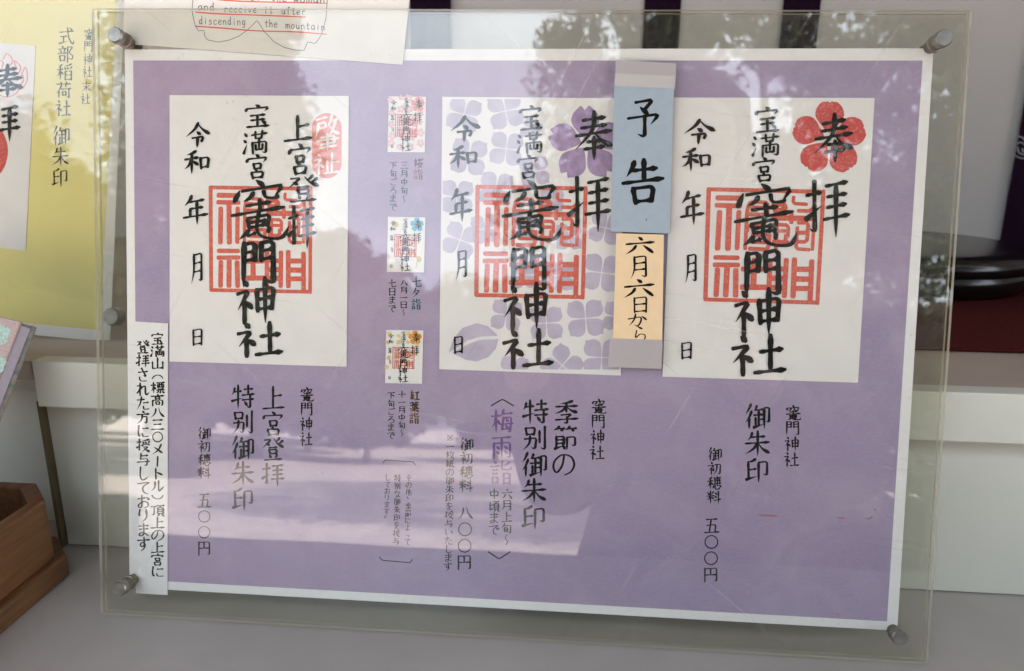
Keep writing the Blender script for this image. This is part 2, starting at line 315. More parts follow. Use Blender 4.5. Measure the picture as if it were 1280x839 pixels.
# ------------------------------------------------------------------ brush writing
# a glyph is a list of strokes in a 100 x 100 box, y down. stroke letters: h across, v down, n down to a needle point,
# p sweep left, q sweep right, d dot, t flick up, z fold, k fold or line ending in a hook, c curve, e curve ending in a hook,
# o ring (centre, radius), f blunt carved line.  @x x0 y0 x1 y1 places glyph x inside a smaller box
G = {
'礻': 'd 40 3 60 15;k 10 33 72 26 12 68;v 48 48 48 98;d 56 50 84 66', '扌': 'h 8 26 92 22;k 54 2 54 92 28 82;t 6 66 92 46',
'言': 'd 42 0 60 10;h 4 24 96 21;h 24 40 78 38;h 24 55 78 53;v 22 70 26 98;z 24 71 80 69 76 94;h 27 95 76 93',
'禾': 'p 80 4 50 14 18 18;h 4 36 96 32;n 52 12 52 98;p 50 38 32 62 2 76;d 56 44 94 62', '木偏': 'h 4 28 96 25;n 52 2 52 98;p 50 30 34 60 2 78;d 56 40 92 60',
'氵': 'd 20 6 48 20;d 6 36 36 48;t 8 94 52 56', '宀': 'd 44 0 58 20;d 14 26 6 52;k 14 32 92 26 76 58', '口': 'v 8 8 20 96;z 10 12 92 7 82 88;h 18 86 84 82',
'日': 'v 14 4 16 98;z 14 7 86 4 84 98;h 18 48 82 46;h 18 91 82 89', '月': 'p 22 4 22 60 2 98;k 22 7 84 4 84 97 60 88;h 24 34 82 32;h 24 62 82 60',
'彳': 'p 76 0 44 22 6 40;p 84 28 50 54 2 74;n 52 54 52 99', '糸': 'k 50 2 22 24 54 30;k 74 18 16 52 86 46;d 66 36 86 54;n 50 52 50 96;p 30 64 22 78 4 90;d 66 62 88 80',
'竹': 'p 26 0 18 24 2 44;h 18 24 50 22;d 30 28 40 46;p 70 0 62 24 50 38;h 64 24 100 20;d 76 28 86 48', '艹': 'h 4 44 96 38;v 32 8 36 84;v 68 6 62 84',
'亻': 'p 84 2 50 40 2 64;n 52 40 52 99',
'令': 'p 50 2 36 26 2 54;q 50 4 68 28 99 50;d 44 36 58 48;z 26 60 72 56 64 74;n 48 58 46 99', '和': '@禾 0 2 58 99;@口 60 30 99 80',
'年': 'p 34 2 26 18 6 34;h 24 22 84 17;h 28 46 80 42;v 28 46 28 70;h 2 73 99 68;n 56 20 56 99',
'宝': '@宀 0 0 100 50;h 24 46 78 43;h 26 66 76 63;v 50 46 50 90;h 10 95 92 92;d 66 70 80 82',
'満': '@氵 0 4 30 98;h 34 20 99 15;v 50 4 52 34;v 80 2 76 34;h 50 35 78 32;v 38 50 40 98;k 38 52 96 48 94 98 78 90;n 66 34 66 82;v 52 60 52 80;v 80 58 80 80;h 52 81 80 79',
'宮': '@宀 -2 0 102 56;@口 30 36 71 63;d 50 62 45 73;@口 20 71 81 101',
'竈': 'd 44 0 56 12;d 12 16 6 34;k 12 20 92 15 76 34;p 36 22 30 32 16 40;e 58 22 60 34 78 36 82 28;h 26 46 76 43;v 50 36 50 58;h 2 62 99 56;v 26 68 30 84;z 26 70 74 66 70 82;h 30 76 70 74;h 30 83 70 81;e 48 62 46 92 66 99 96 97 99 84;p 30 88 26 94 14 99;v 68 84 66 94;h 28 93 66 90',
'竃': 'd 42 0 56 11;d 13 15 4 34;k 18 17 90 11 74 31;p 38 20 31 29 20 34;e 56 19 60 29 78 31 80 24;h 26 42 68 38;v 48 32 50 52;h 0 57 93 48;v 27 62 30 79;z 28 63 67 58 62 77;h 31 70 62 67;h 31 78 60 75;e 47 54 44 82 58 97 88 99 100 80;p 30 83 22 90 12 96;h 27 91 42 87;v 66 80 64 88',
'門': 'n 12 4 10 98;z 12 8 42 5 40 44;h 14 25 40 23;h 14 43 40 41;v 58 6 58 46;k 58 8 90 4 90 98 70 86;h 60 24 88 22;h 60 43 88 40',
'神': '@礻 0 0 46 100;v 52 24 55 74;z 52 27 94 23 90 70;h 55 48 90 45;h 55 70 90 67;n 73 0 73 100', '社': '@礻 0 0 48 100;h 54 43 96 38;v 74 4 74 90;h 44 94 102 89',
'奉': 'h 22 18 78 14;h 18 33 82 29;h 4 48 94 42;p 50 0 46 40 2 76;q 52 44 70 62 99 74;h 34 62 68 60;h 26 77 76 74;n 51 54 51 100',
'拝': '@扌 0 2 40 98;h 48 14 96 10;h 50 32 94 29;h 50 50 94 47;h 42 69 102 65;n 71 12 71 100', '上': 'v 48 2 48 90;h 50 43 88 38;h 2 95 99 89',
'登': 'k 12 12 42 10 2 46;d 18 24 32 34;q 54 6 70 26 100 44;p 80 2 72 12 62 18;p 94 14 84 22 72 28;h 32 44 68 42;@口 28 50 72 72;d 34 74 40 86;p 68 74 64 82 58 90;h 10 96 90 92',
'予': 'z 26 10 76 6 52 28;d 38 22 60 40;k 4 48 94 42 70 66;k 52 46 52 96 30 86', '告': 'p 30 2 24 20 12 36;h 26 24 82 20;v 52 0 52 48;h 4 52 98 46;@口 22 60 80 101',
'六': 'd 44 2 58 18;h 2 40 99 33;p 36 50 26 72 2 96;d 62 50 94 92', 'か': 'e 6 40 36 34 62 28 70 44 62 80 50 98 34 84;p 42 4 34 50 10 94;d 72 22 96 52', 'ら': 'd 38 2 64 16;c 34 24 28 66 52 48 78 54 74 82 38 99',
'御': '@彳 0 0 30 100;p 46 6 42 18 34 28;h 42 24 72 21;h 34 45 72 42;v 54 24 54 84;h 56 62 72 60;v 42 54 42 88;t 34 93 74 80;k 76 16 97 12 96 74 84 68;n 76 16 76 100',
'朱': 'p 30 6 24 24 12 36;h 26 25 82 21;h 2 50 99 44;n 52 0 52 100;p 50 50 34 72 2 92;q 54 48 72 72 101 88', '印': 'p 46 4 30 14 14 16;v 16 16 18 86;h 18 47 48 44;t 8 86 50 74;k 58 18 93 14 92 70 76 62;n 58 18 58 100',
'季': 'p 76 0 50 9 24 12;h 6 25 96 21;v 50 8 50 46;p 48 26 32 42 2 54;q 52 26 68 40 98 50;z 28 60 72 56 54 70;k 52 68 54 96 36 90;h 4 80 98 74',
'節': '@竹 0 0 100 38;v 14 42 14 90;z 14 44 47 42 46 74;h 16 57 44 56;h 16 72 44 70;t 8 94 46 80;d 38 76 50 94;k 58 46 92 43 92 82 76 76;n 58 46 58 100',
'の': 'c 52 16 44 56 22 86 8 66 14 36 44 12 80 20 94 52 82 82 54 97', '特': 'p 12 12 8 28 0 40;h 10 28 43 25;n 27 0 27 100;t 0 67 47 54;h 54 18 94 15;v 73 0 73 40;h 46 42 101 37;h 46 62 99 58;k 82 44 82 96 64 86;d 56 68 68 84',
'別': '@口 8 4 54 38;k 8 52 55 48 50 94 34 86;p 30 40 26 70 2 98;v 68 18 68 66;k 90 2 90 97 72 86', '梅': '@木偏 0 0 42 100;p 58 0 50 18 42 30;h 54 18 98 14;v 56 32 50 84;k 56 35 93 31 87 96 74 88;h 42 62 101 57;h 50 83 90 80;d 68 38 78 50;d 66 64 76 78',
'雨': 'h 6 13 94 8;v 14 32 14 99;k 14 35 89 30 89 96 72 88;n 51 12 51 97;d 26 47 40 58;d 26 68 40 78;d 62 45 76 56;d 62 65 76 76', '詣': '@言 0 2 44 98;p 88 6 74 16 58 22;e 56 2 56 34 92 36 96 22;@日 56 50 96 99',
'初': 'd 22 0 34 14;k 2 29 47 24 2 68;n 26 46 26 100;p 45 46 40 52 33 57;d 30 52 46 66;k 50 21 93 16 89 90 70 84;p 68 18 64 60 42 96', '穂': '@禾 0 2 42 98;h 46 13 100 9;v 73 0 73 54;v 54 20 56 47;z 54 22 93 19 91 46;h 56 34 91 31;h 46 56 100 51;d 48 66 42 86;e 56 64 60 92 84 94 88 78;d 68 58 78 70;d 88 62 100 80',
'料': 'd 4 12 16 30;p 47 6 40 18 33 26;h 0 40 52 36;n 26 0 26 100;p 24 42 16 56 0 70;d 30 46 48 58;d 58 14 74 28;d 54 36 70 50;h 50 72 102 63;n 84 0 84 100',
'五': 'h 14 10 86 6;v 46 10 34 90;z 18 48 76 43 70 92;h 2 96 99 91', '〇': 'o 50 50 45', '円': 'v 12 8 12 99;k 12 12 89 8 89 96 72 88;v 50 12 50 50;h 14 53 87 50', '八': 'p 38 18 30 58 2 94;q 58 10 70 54 100 90',
'山': 'v 50 2 50 88;v 12 38 12 92;h 12 92 88 89;v 88 34 88 97', '標': '@木偏 0 0 40 100;h 44 8 100 4;v 50 22 52 46;z 50 24 95 20 93 46;v 64 8 64 44;v 80 8 80 44;h 52 46 93 43;h 54 59 92 56;h 44 71 101 67;k 72 70 72 97 60 90;p 58 78 52 87 40 96;d 82 78 98 94',
'高': 'd 46 0 58 10;h 4 17 98 12;@口 28 22 72 42;v 14 50 14 99;k 14 53 87 48 87 96 72 90;@口 34 62 68 88', '三': 'h 14 13 86 9;h 22 49 78 46;h 2 90 99 86', 'メ': 'p 76 6 54 60 8 94;d 24 32 84 80', 'ー': 'v 50 6 47 94', 'ト': 'v 36 2 36 98;d 40 38 82 60', 'ル': 'p 30 12 28 60 4 94;e 58 6 60 88 80 76 99 50',
'頁': 'h 2 10 98 7;p 52 10 44 18 32 24;v 14 26 14 76;z 14 28 88 26 88 76;h 16 44 86 43;h 16 60 86 59;h 14 77 88 75;p 34 80 24 90 0 100;d 64 80 96 98', '頂': 'h 0 19 42 15;k 24 18 24 92 6 82;@頁 44 0 100 100', '頃': 'e 12 18 12 78 24 82 42 62;h 14 46 42 37;@頁 44 0 100 100',
'に': 'k 18 8 13 60 22 92 30 78;h 46 28 90 25;c 42 66 52 88 94 85', 'さ': 'h 14 29 88 22;k 40 0 62 42 74 62 48 52;c 24 64 34 93 80 93', 'れ': 'v 28 2 28 99;k 6 28 38 23 4 82;e 8 78 44 36 64 28 68 80 80 92 100 70', 'た': 'h 6 27 62 20;p 38 2 28 50 6 98;h 54 47 92 42;c 52 74 60 93 98 91',
'方': 'd 46 0 58 16;h 2 29 99 24;k 40 47 81 42 75 95 54 84;p 44 28 38 66 4 100', '授': '@扌 0 2 38 98;p 94 2 70 11 46 15;d 46 21 54 35;d 64 20 72 33;p 98 17 90 28 84 35;d 46 42 43 56;k 46 44 100 40 92 54;k 54 63 88 60 38 100;q 54 68 74 84 102 98',
'与': 'v 34 2 30 47;h 34 23 86 18;k 30 48 86 42 76 97 54 88;h 2 68 98 62', 'し': 'e 30 2 27 72 50 96 92 72', 'て': 'c 4 21 60 14 92 11 56 36 46 64 60 89 84 94', 'お': 'h 6 27 64 21;c 36 2 36 82 20 90 12 72 50 50 82 56 84 82 56 94;d 72 16 94 34', 'り': 'k 22 6 17 52 29 40;p 70 4 73 60 34 100',
'ま': 'h 12 20 90 16;h 16 43 86 39;c 52 0 52 78 30 94 16 81 44 68 90 94', 'す': 'h 2 23 98 17;c 54 0 54 56 36 68 27 50 46 39 61 56 51 86 32 100',
'︵': 'c 10 76 24 54 50 44 76 54 90 76', '︶': 'c 10 24 24 46 50 56 76 46 90 24', '︿': 'f 4 92 50 10 96 92', '﹀': 'f 4 8 50 90 96 8',
'式': 'h 4 27 98 20;h 10 53 54 50;v 32 52 32 84;t 4 94 60 80;e 58 0 66 60 92 98 98 72;d 74 2 88 14', '部': 'd 26 0 36 12;h 4 21 54 16;d 16 26 22 40;p 46 22 42 34 35 42;h 0 48 58 43;@口 8 56 50 94;v 64 6 64 100;c 64 10 94 8 76 40 97 62 91 80 72 74',
'稲': '@禾 0 0 42 100;p 96 2 70 11 48 15;d 48 22 58 34;d 66 20 74 32;p 98 18 90 28 82 34;v 54 44 54 98;v 94 42 94 99;h 54 94 94 92;h 54 68 68 66;h 78 68 94 66;h 80 45 94 43;h 54 46 68 44', '荷': '@艹 0 0 100 34;p 32 26 20 52 0 70;n 18 54 18 100;h 34 45 100 40;@口 38 56 68 84;k 84 44 84 97 68 88',
'末': 'h 6 25 94 20;h 16 48 84 43;n 51 0 51 100;p 48 48 32 70 2 90;q 54 46 72 70 100 86', '旬': 'p 34 0 24 24 2 46;k 24 25 88 20 84 96 64 88;@日 24 42 64 82', '中': 'v 14 26 17 66;z 14 29 88 25 83 62;h 18 63 83 60;n 50 0 50 100', 'で': '@て 0 0 100 100;d 76 32 84 46;d 90 28 99 42',
'※': 'f 18 18 82 82;f 82 18 18 82;d 46 12 54 20;d 46 80 54 88;d 12 46 20 54;d 80 46 88 54', '一': 'h 4 55 96 48', '枚': '@木偏 0 0 42 100;p 64 0 56 24 42 44;h 58 25 100 20;p 88 24 78 66 40 100;q 54 44 72 76 102 99', '紙': '@糸 0 2 44 98;p 92 4 74 14 54 18;v 56 18 54 86;t 48 90 76 78;h 56 47 98 42;e 74 14 80 68 94 98 100 74',
'を': 'h 12 18 84 14;p 46 0 36 34 10 64;c 26 46 50 40 54 80;c 88 40 44 66 34 90 86 93', 'い': 'k 16 16 17 72 28 88 36 70;d 76 24 94 68', '、': 'd 20 8 54 42', '。': 'o 28 28 18', 'そ': 'c 24 10 76 7 18 50 94 42 50 62 46 88 78 98', '他': '@亻 0 0 36 100;k 38 47 94 34 89 70 78 62;v 66 4 66 76;e 50 20 50 86 60 94 96 92 99 70',
'よ': 'h 54 26 86 23;c 52 2 52 78 32 94 16 81 44 70 90 94', 'っ': 'c 24 62 70 50 84 70 48 94', 'な': 'h 6 25 56 20;p 36 2 28 34 6 62;d 66 14 92 34;c 66 40 66 82 46 96 32 81 60 74 94 94', '桜': '@木偏 0 0 42 100;d 50 6 60 22;d 68 2 76 20;p 98 2 90 16 81 28;k 66 28 50 66 94 99;p 84 46 76 76 40 100;h 42 54 101 48',
'下': 'h 2 15 99 10;n 48 14 48 100;d 56 36 86 58', 'ご': 'k 20 20 76 16 58 30;c 18 66 34 90 86 87;d 80 0 88 14;d 92 -2 100 12', 'ろ': 'c 24 12 72 10 10 64 52 42 88 58 82 86 38 99', '七': 'h 2 48 98 36;e 44 2 46 86 60 92 94 90 98 68', '夕': 'p 42 0 30 36 4 60;k 38 27 86 22 8 100;d 38 46 60 62',
'紅': '@糸 0 2 46 98;h 56 20 96 16;v 75 20 75 86;h 48 90 102 86', '葉': '@艹 0 0 100 30;h 6 35 94 31;v 32 24 32 57;v 50 24 50 46;v 68 24 68 46;h 50 47 70 45;h 32 57 86 54;h 2 70 98 66;n 50 58 50 100;p 46 70 32 84 2 96;q 54 70 70 84 98 94', '十': 'h 2 48 98 42;n 50 0 50 100', '〜': 'c 56 2 34 34 66 66 42 98',
'肇': 'h 6 10 46 5;z 16 22 42 18 42 32;h 16 36 42 33;p 14 20 10 42 0 62;p 68 0 60 18 48 32;h 60 17 92 13;p 82 16 70 44 46 62;q 54 26 76 46 102 54;z 24 62 78 58 78 74;h 6 70 94 66;h 22 80 82 76;h 16 90 86 86;n 50 52 50 101', '祉': '@礻 0 0 46 100;v 72 2 72 92;h 74 46 98 43;v 56 38 56 92;h 42 96 102 91',
# Latin pen letters
'a': 'c 80 48 40 42 16 66 30 96 60 92 80 60;c 80 44 80 90 96 96', 'c': 'c 84 52 50 42 18 66 40 98 86 88', 'd': 'c 74 54 40 44 16 68 34 98 74 80;c 76 0 74 60 80 98', 'e': 'c 18 70 84 62 70 42 34 44 16 74 40 98 88 88', 'f': 'c 80 8 54 4 46 30 46 100;c 20 44 78 40', 'g': 'c 76 50 40 42 16 66 36 90 74 76;c 78 44 78 100 60 126 24 120', 'h': 'c 20 0 20 98;c 20 66 48 44 74 56 76 98', 'i': 'c 50 46 50 98;c 50 22 50 28',
'm': 'c 8 46 10 98;c 10 60 28 44 46 56 46 98;c 46 60 66 44 86 56 88 98', 'n': 'c 18 46 20 98;c 20 62 46 44 74 54 78 98', 'o': 'c 50 44 18 60 24 94 60 98 84 72 70 46 50 44', 'r': 'c 24 46 26 98;c 26 66 50 44 82 50', 's': 'c 76 50 40 44 28 62 72 76 64 98 20 94', 't': 'c 48 14 46 84 60 98 78 90;c 16 44 82 42', 'u': 'c 18 46 18 86 44 98 74 80;c 76 46 78 98', 'v': 'c 14 46 46 96 82 44', 'w': 'c 6 46 26 96 48 56 70 96 92 44',
}
def expand(ch, x0=0, y0=0, x1=100, y1=100, out=None):
    if out is None: out = []
    for s in G[ch].split(';'):
        if s[0] == '@':
            p = s[1:].split(' '); a = [float(t) for t in p[1:]]
            expand(p[0], x0 + a[0] / 100 * (x1 - x0), y0 + a[1] / 100 * (y1 - y0), x0 + a[2] / 100 * (x1 - x0), y0 + a[3] / 100 * (y1 - y0), out)
        else:
            p = s.split(); a = [float(t) for t in p[1:]]
            if p[0] == 'o':
                cx, cy = x0 + a[0] / 100 * (x1 - x0), y0 + a[1] / 100 * (y1 - y0); rx, ry = a[2] / 100 * (x1 - x0), a[2] / 100 * (y1 - y0)
                out.append(('o', [(cx + rx * math.sin(t * math.pi / 14), cy - ry * math.cos(t * math.pi / 14)) for t in range(29)]))
            else:
                out.append((p[0], [(x0 + a[i] / 100 * (x1 - x0), y0 + a[i + 1] / 100 * (y1 - y0)) for i in range(0, len(a), 2)]))
    return out
def catmull(p, k=7):
    if len(p) < 3: return p
    q = [p[0]] + list(p) + [p[-1]]; r = []
    for i in range(1, len(q) - 2):
        a, b, c, d = q[i - 1:i + 3]
        for j in range(k):
            t = j / k
            r.append(tuple(0.5 * (2 * b[m] + (c[m] - a[m]) * t + (2 * a[m] - 5 * b[m] + 4 * c[m] - d[m]) * t * t + (3 * b[m] - a[m] - 3 * c[m] + d[m]) * t ** 3) for m in (0, 1)))
    r.append(p[-1]); return r
def corners(p, w):
    r = [p[0]]
    for i in range(1, len(p) - 1):
        for s, e in ((p[i - 1], 0), (p[i + 1], 1)):
            L = math.dist(s, p[i]); t = min(0.4, 0.55 * w / max(L, 1e-6))
            r.append((p[i][0] + (s[0] - p[i][0]) * t, p[i][1] + (s[1] - p[i][1]) * t))
    r.append(p[-1]); return r
def resample(p, n):
    L = [0]
    for a, b in zip(p, p[1:]): L.append(L[-1] + math.dist(a, b))
    T = L[-1] or 1e-9; r = []; j = 0
    for i in range(n + 1):
        s = T * i / n
        while j < len(L) - 2 and L[j + 1] < s: j += 1
        t = (s - L[j]) / max(L[j + 1] - L[j], 1e-9)
        r.append((p[j][0] + (p[j + 1][0] - p[j][0]) * t, p[j][1] + (p[j + 1][1] - p[j][1]) * t))
    return r, T
PROF = {'h': [(0, .62), (.08, .92), (.3, .5), (.65, .56), (.88, 1.15), (1, .5)], 'v': [(0, .7), (.1, 1.15), (.45, .8), (.85, .95), (1, .75)],
        'n': [(0, .7), (.1, 1.15), (.5, .85), (.75, .85), (1, .12)], 'p': [(0, .75), (.12, 1.15), (.35, .9), (.65, .65), (1, .08)], 'q': [(0, .3), (.4, .65), (.78, 1.4), (.88, 1.15), (1, .1)],
        'd': [(0, .3), (.35, .95), (.75, 1.25), (1, .75)], 't': [(0, 1.15), (.3, .85), (1, .1)], 'z': [(0, .95), (.2, .75), (.5, 1.0), (.8, .85), (1, .9)],
        'c': [(0, .75), (.2, .85), (.5, .72), (.8, .85), (1, .55)], 'e': [(0, .95), (.3, .75), (.7, .95), (.85, .95), (1, .08)], 'o': [(0, .6), (.5, .75), (1, .6)], 'f': [(0, 1), (1, 1)]}
def prof(p, t):
    for (a, x), (b, y) in zip(p, p[1:]):
        if t <= b: return x + (y - x) * (t - a) / max(b - a, 1e-9)
    return p[-1][1]
def ribbon(mb, put, kind, pts, w, lvl, flat=False, seg=None):
    """one stroke as a strip; put(x, y, z) places a 2-D point"""
    if kind in 'pqcetd': line = catmull(pts)
    elif kind in 'zk': line = corners(pts, w)
    elif kind == 'f': line = corners(pts, w) if len(pts) > 2 else pts
    else: line = pts
    n = seg or {'h': 7, 'v': 6, 'n': 7, 'd': 5, 't': 5, 'p': 9, 'q': 10, 'f': 6 * (len(pts) - 1)}.get(kind, 9 * max(2, len(pts) - 1))
    c, L = resample(line, n)
    if kind == 'k':
        last = math.dist(pts[-1], pts[-2]); tot = sum(math.dist(a, b) for a, b in zip(pts, pts[1:])); b0 = 1 - last / tot
        pr = [(0, .95), (b0 * .4, .75), (b0 * .93, 1.0), (b0 + (1 - b0) * .25, .95), (1, .1)]
    else: pr = [(0, 1), (1, 1)] if flat and kind != 'o' else PROF[kind]
    lr = []
    for i, p in enumerate(c):
        a, b = c[max(i - 1, 0)], c[min(i + 1, n)]
        dx, dy = b[0] - a[0], b[1] - a[1]; l = math.hypot(dx, dy) or 1e-9
        h = 0.5 * w * prof(pr, i / n)
        if kind in 'zkce' and not flat: h *= .66 + .36 * abs(dy) / l
        lr.append((p, (-dy / l * h, dx / l * h), (dx / l, dy / l), h))
    rows = []
    def cap(e, sgn):
        p, nn, d, h = e
        return [((p[0] + sgn * d[0] * h * k + nn[0] * m), (p[1] + sgn * d[1] * h * k + nn[1] * m), (p[0] + sgn * d[0] * h * k - nn[0] * m), (p[1] + sgn * d[1] * h * k - nn[1] * m)) for k, m in ((.45, .86), (.75, .5))]
    if kind != 'o': rows += cap(lr[0], -1)[::-1]
    for p, nn, d, h in lr: rows.append((p[0] + nn[0], p[1] + nn[1], p[0] - nn[0], p[1] - nn[1]))
    if kind != 'o': rows += cap(lr[-1], 1)
    vs = []
    for a, b, x, y in rows: vs += [put(a, b, lvl), put(x, y, lvl)]
    mb.add(vs, [(2 * i, 2 * i + 1, 2 * i + 3, 2 * i + 2) for i in range(len(rows) - 1)])
DZ = 0.000012
def glyph(mb, fr, ch, x0, y0, x1, y1, z, w=0.11, flat=False, wob=0.0, seg=None, rise=0.0):
    if ch == ' ': return
    ww = w * math.sqrt(abs((x1 - x0) * (y1 - y0)))
    rnd = random.Random(hash((round(x0 * 7), round(y0 * 5))) & 0xffff)
    for i, (k, pts) in enumerate(expand(ch)):
        q = [(x0 + (u + rnd.uniform(-wob, wob)) / 100 * (x1 - x0), y0 + (v - rise * (u - 50) + rnd.uniform(-wob, wob)) / 100 * (y1 - y0)) for u, v in pts]
        ribbon(mb, lambda a, b, l: fr.at(a, b, z + l), k, q, ww * rnd.uniform(1 - wob / 20, 1 + wob / 20), (i % 8) * DZ, flat, seg)
NARROW = '、。'
def column(mb, fr, text, xt, yt, xb, yb, cw, z, w=0.085, wob=0.6, fill=0.93, seg=None):
    """a vertical line of characters between two heights, centred on a slightly slanted axis"""
    n = len(text); h = (yb - yt) / n
    for i, ch in enumerate(text):
        if ch == ' ': continue
        cy = yt + h * (i + .5); cx = xt + (xb - xt) * (cy - yt) / max(yb - yt, 1e-6)
        a, b = cw / 2, h * fill / 2
        if ch in '〇': a = b = min(a, b) * 0.93
        if ch in '一': b = a
        if ch in 'っ': a *= .85
        if ch in '〜': a *= .6
        glyph(mb, fr, ch, cx - a, cy - b, cx + a, cy + b, z, w, wob=wob, seg=seg)
def lettering(name, parent, fr, anchor, m, cols, z, w=0.085, wob=0.6, fill=0.93, seg=None):
    mb = MB()
    for c in cols: column(mb, fr, *c, z, w, wob, fill, seg)
    return build(name, mb, m, parent, fr, anchor)
def sheet(mb, fr, quad, z0, z1, mi=0):
    """a thin sheet with its four corners (clockwise from top left, in photo pixels of the plane)"""
    p = [fr.at(x, y, z1) for x, y in quad][::-1]
    mb.prism([(v.x, v.y) for v in p], z0, z1, mi, mi)
def blob(mb, fr, pts, z, clip=None):
    if clip:
        x0, y0, x1, y1 = clip
        for ax, lim, sg in ((0, x0, 1), (0, x1, -1), (1, y0, 1), (1, y1, -1)):
            out = []
            for a, b in zip(pts, pts[1:] + pts[:1]):
                ia, ib = (a[ax] - lim) * sg >= 0, (b[ax] - lim) * sg >= 0
                if ia: out.append(a)
                if ia != ib:
                    t = (lim - a[ax]) / (b[ax] - a[ax]); out.append((a[0] + (b[0] - a[0]) * t, a[1] + (b[1] - a[1]) * t))
            pts = out
            if len(pts) < 3: return
    area = sum(a[0] * b[1] - b[0] * a[1] for a, b in zip(pts, pts[1:] + pts[:1]))
    if area > 0: pts = pts[::-1]
    mb.add([fr.at(x, y, z) for x, y in pts], [tuple(range(len(pts)))])
def petal_at(cx, cy, r, ang, shape, sx=1.0):
    c, s = math.cos(ang), math.sin(ang); o = []
    for u, v in shape: o.append((cx + r * (u * sx * c - v * s), cy - r * (u * sx * s + v * c)))
    return o
PLUM = catmull([(0, .14), (-.16, .28), (-.37, .56), (-.35, .80), (-.21, .96), (-.12, .97), (-.05, .985), (0, .95), (.05, .985), (.12, .97), (.21, .96), (.35, .80), (.37, .56), (.16, .28), (0, .14)], 4)
SAKURA = catmull([(0, .12), (-.14, .25), (-.36, .55), (-.33, .80), (-.16, .98), (-.10, 1.02)], 4) + [(0, .90)] + catmull([(.10, 1.02), (.16, .98), (.33, .80), (.36, .55), (.14, .25), (0, .12)], 4)
HYDR = catmull([(0, .03), (-.16, .20), (-.37, .50), (-.31, .78), (-.10, .92)], 4) + [(0, 1.02)] + catmull([(.10, .92), (.31, .78), (.37, .50), (.16, .20), (0, .03)], 4)
def blossom(mb, fr, cx, cy, r, shape, n, rot, z, clip=None, sx=1.0):
    for i in range(n): blob(mb, fr, petal_at(cx, cy, r, rot + 2 * math.pi * i / n, shape, sx), z, clip)
# carved seal, four characters in a square
SEAL = ['3 3 97 3', '97 3 97 97', '97 97 3 97', '3 97 3 3', '10 10.5 29 10.5', '10 17 29 17', '12 22 12 53', '20 17 20 53', '28 22 28 53',
 '35 53 35 20 37 13 52 13 52 23', '35 24 50 24', '38 18 50 18', '36 38 36 33 50 33', '40 41 52 41', '40 47 52 47', '38 53 54 53 54 41',
 '10 61 29 61', '10 67 29 67', '12 71 12 93', '20 67 20 93', '28 71 28 93', '33 70 52 70', '43 62 43 85', '33 85 53 85',
 '56 62 56 95', '69 61 69 92', '57 69 69 69', '57 77 69 77', '57 85 69 85', '76 61 76 92', '91 62 91 96', '77 69 91 69', '77 77 91 77', '77 85 91 85',
 '57 14 66 14 66 20 58 20', '57 26 88 26', '73 8 73 14 84 14', '91 15 91 52', '78 20 88 20 91 15', '72 22 72 30', '58 32 70 32 70 41', '60 37 68 37', '60 32 60 52', '68 41 68 50 60 46', '78 30 86 30 86 46 78 46', '77 34 77 52 88 52', '78 38 86 38', '58 46 70 46']
def seal(mb, fr, quad, z, w=4.5, seg=None):
    (ax, ay), (bx, by), (cx, cy), (dx, dy) = quad; rnd = random.Random(5)
    def put(u, v, l):
        s, t = u / 100, v / 100
        return fr.at((ax * (1 - s) + bx * s) * (1 - t) + (dx * (1 - s) + cx * s) * t, (ay * (1 - s) + by * s) * (1 - t) + (dy * (1 - s) + cy * s) * t, z + l)
    for i, s in enumerate(SEAL):
        a = [float(q) for q in s.split()]
        p = [(a[k] + rnd.uniform(-.4, .4), a[k + 1] + rnd.uniform(-.4, .4)) for k in range(0, len(a), 2)]
        ribbon(mb, put, 'f', p, (3.4 if i < 4 else w * .72 if 9 <= i <= 15 or i >= 36 else w) * rnd.uniform(.88, 1.1), (i % 8) * DZ, True, seg)
def WYP(px, py, y):
    """the point seen at a photo pixel on the upright plane at depth y"""
    d = CR @ Vector(((px - PW / 2) / FPX, (PH / 2 - py) / FPX, -1.0))
    return CP + d * ((y - CP.y) / d.y)
WORLD_Y = WYP
# ================================================================== the place: structure
CZ, SZ, GZ = 0.0008, 0.132, -0.9               # counter top, shelf top, ground
mb = MB(); mb.box(-150, -200, GZ - 0.2, 150, 60, GZ); structure('ground', mb, M['ground'])
mb = MB(); mb.box(-1.1, -0.30, CZ - 0.04, 1.1, 0.12, CZ); structure('counter', mb, M['counter'], bevel=0.002)
mb = MB(); mb.box(-1.1, -0.27, GZ, 1.1, -0.24, CZ - 0.041); structure('counter_front_wall', mb, M['panel'])
mb = MB(); mb.box(-1.6, 0.055, SZ - 0.012, 1.6, 0.70, SZ); structure('shelf', mb, M['ledge'])
mb = MB(); mb.box(-1.6, 0.60, SZ + 0.0005, 1.6, 0.66, 1.25); structure('wall', mb, M['wall'])
for s in (-1, 1):
    mb = MB(); mb.box(s * 1.6 - 0.04, -0.28, GZ, s * 1.6 + 0.04, 0.599, 1.25); structure('side_wall', mb, M['wall'])
mb = MB(); mb.box(-3.5, -1.0, 1.251, 3.5, 1.6, 1.33); structure('eave_roof', mb, M['ceiling'])

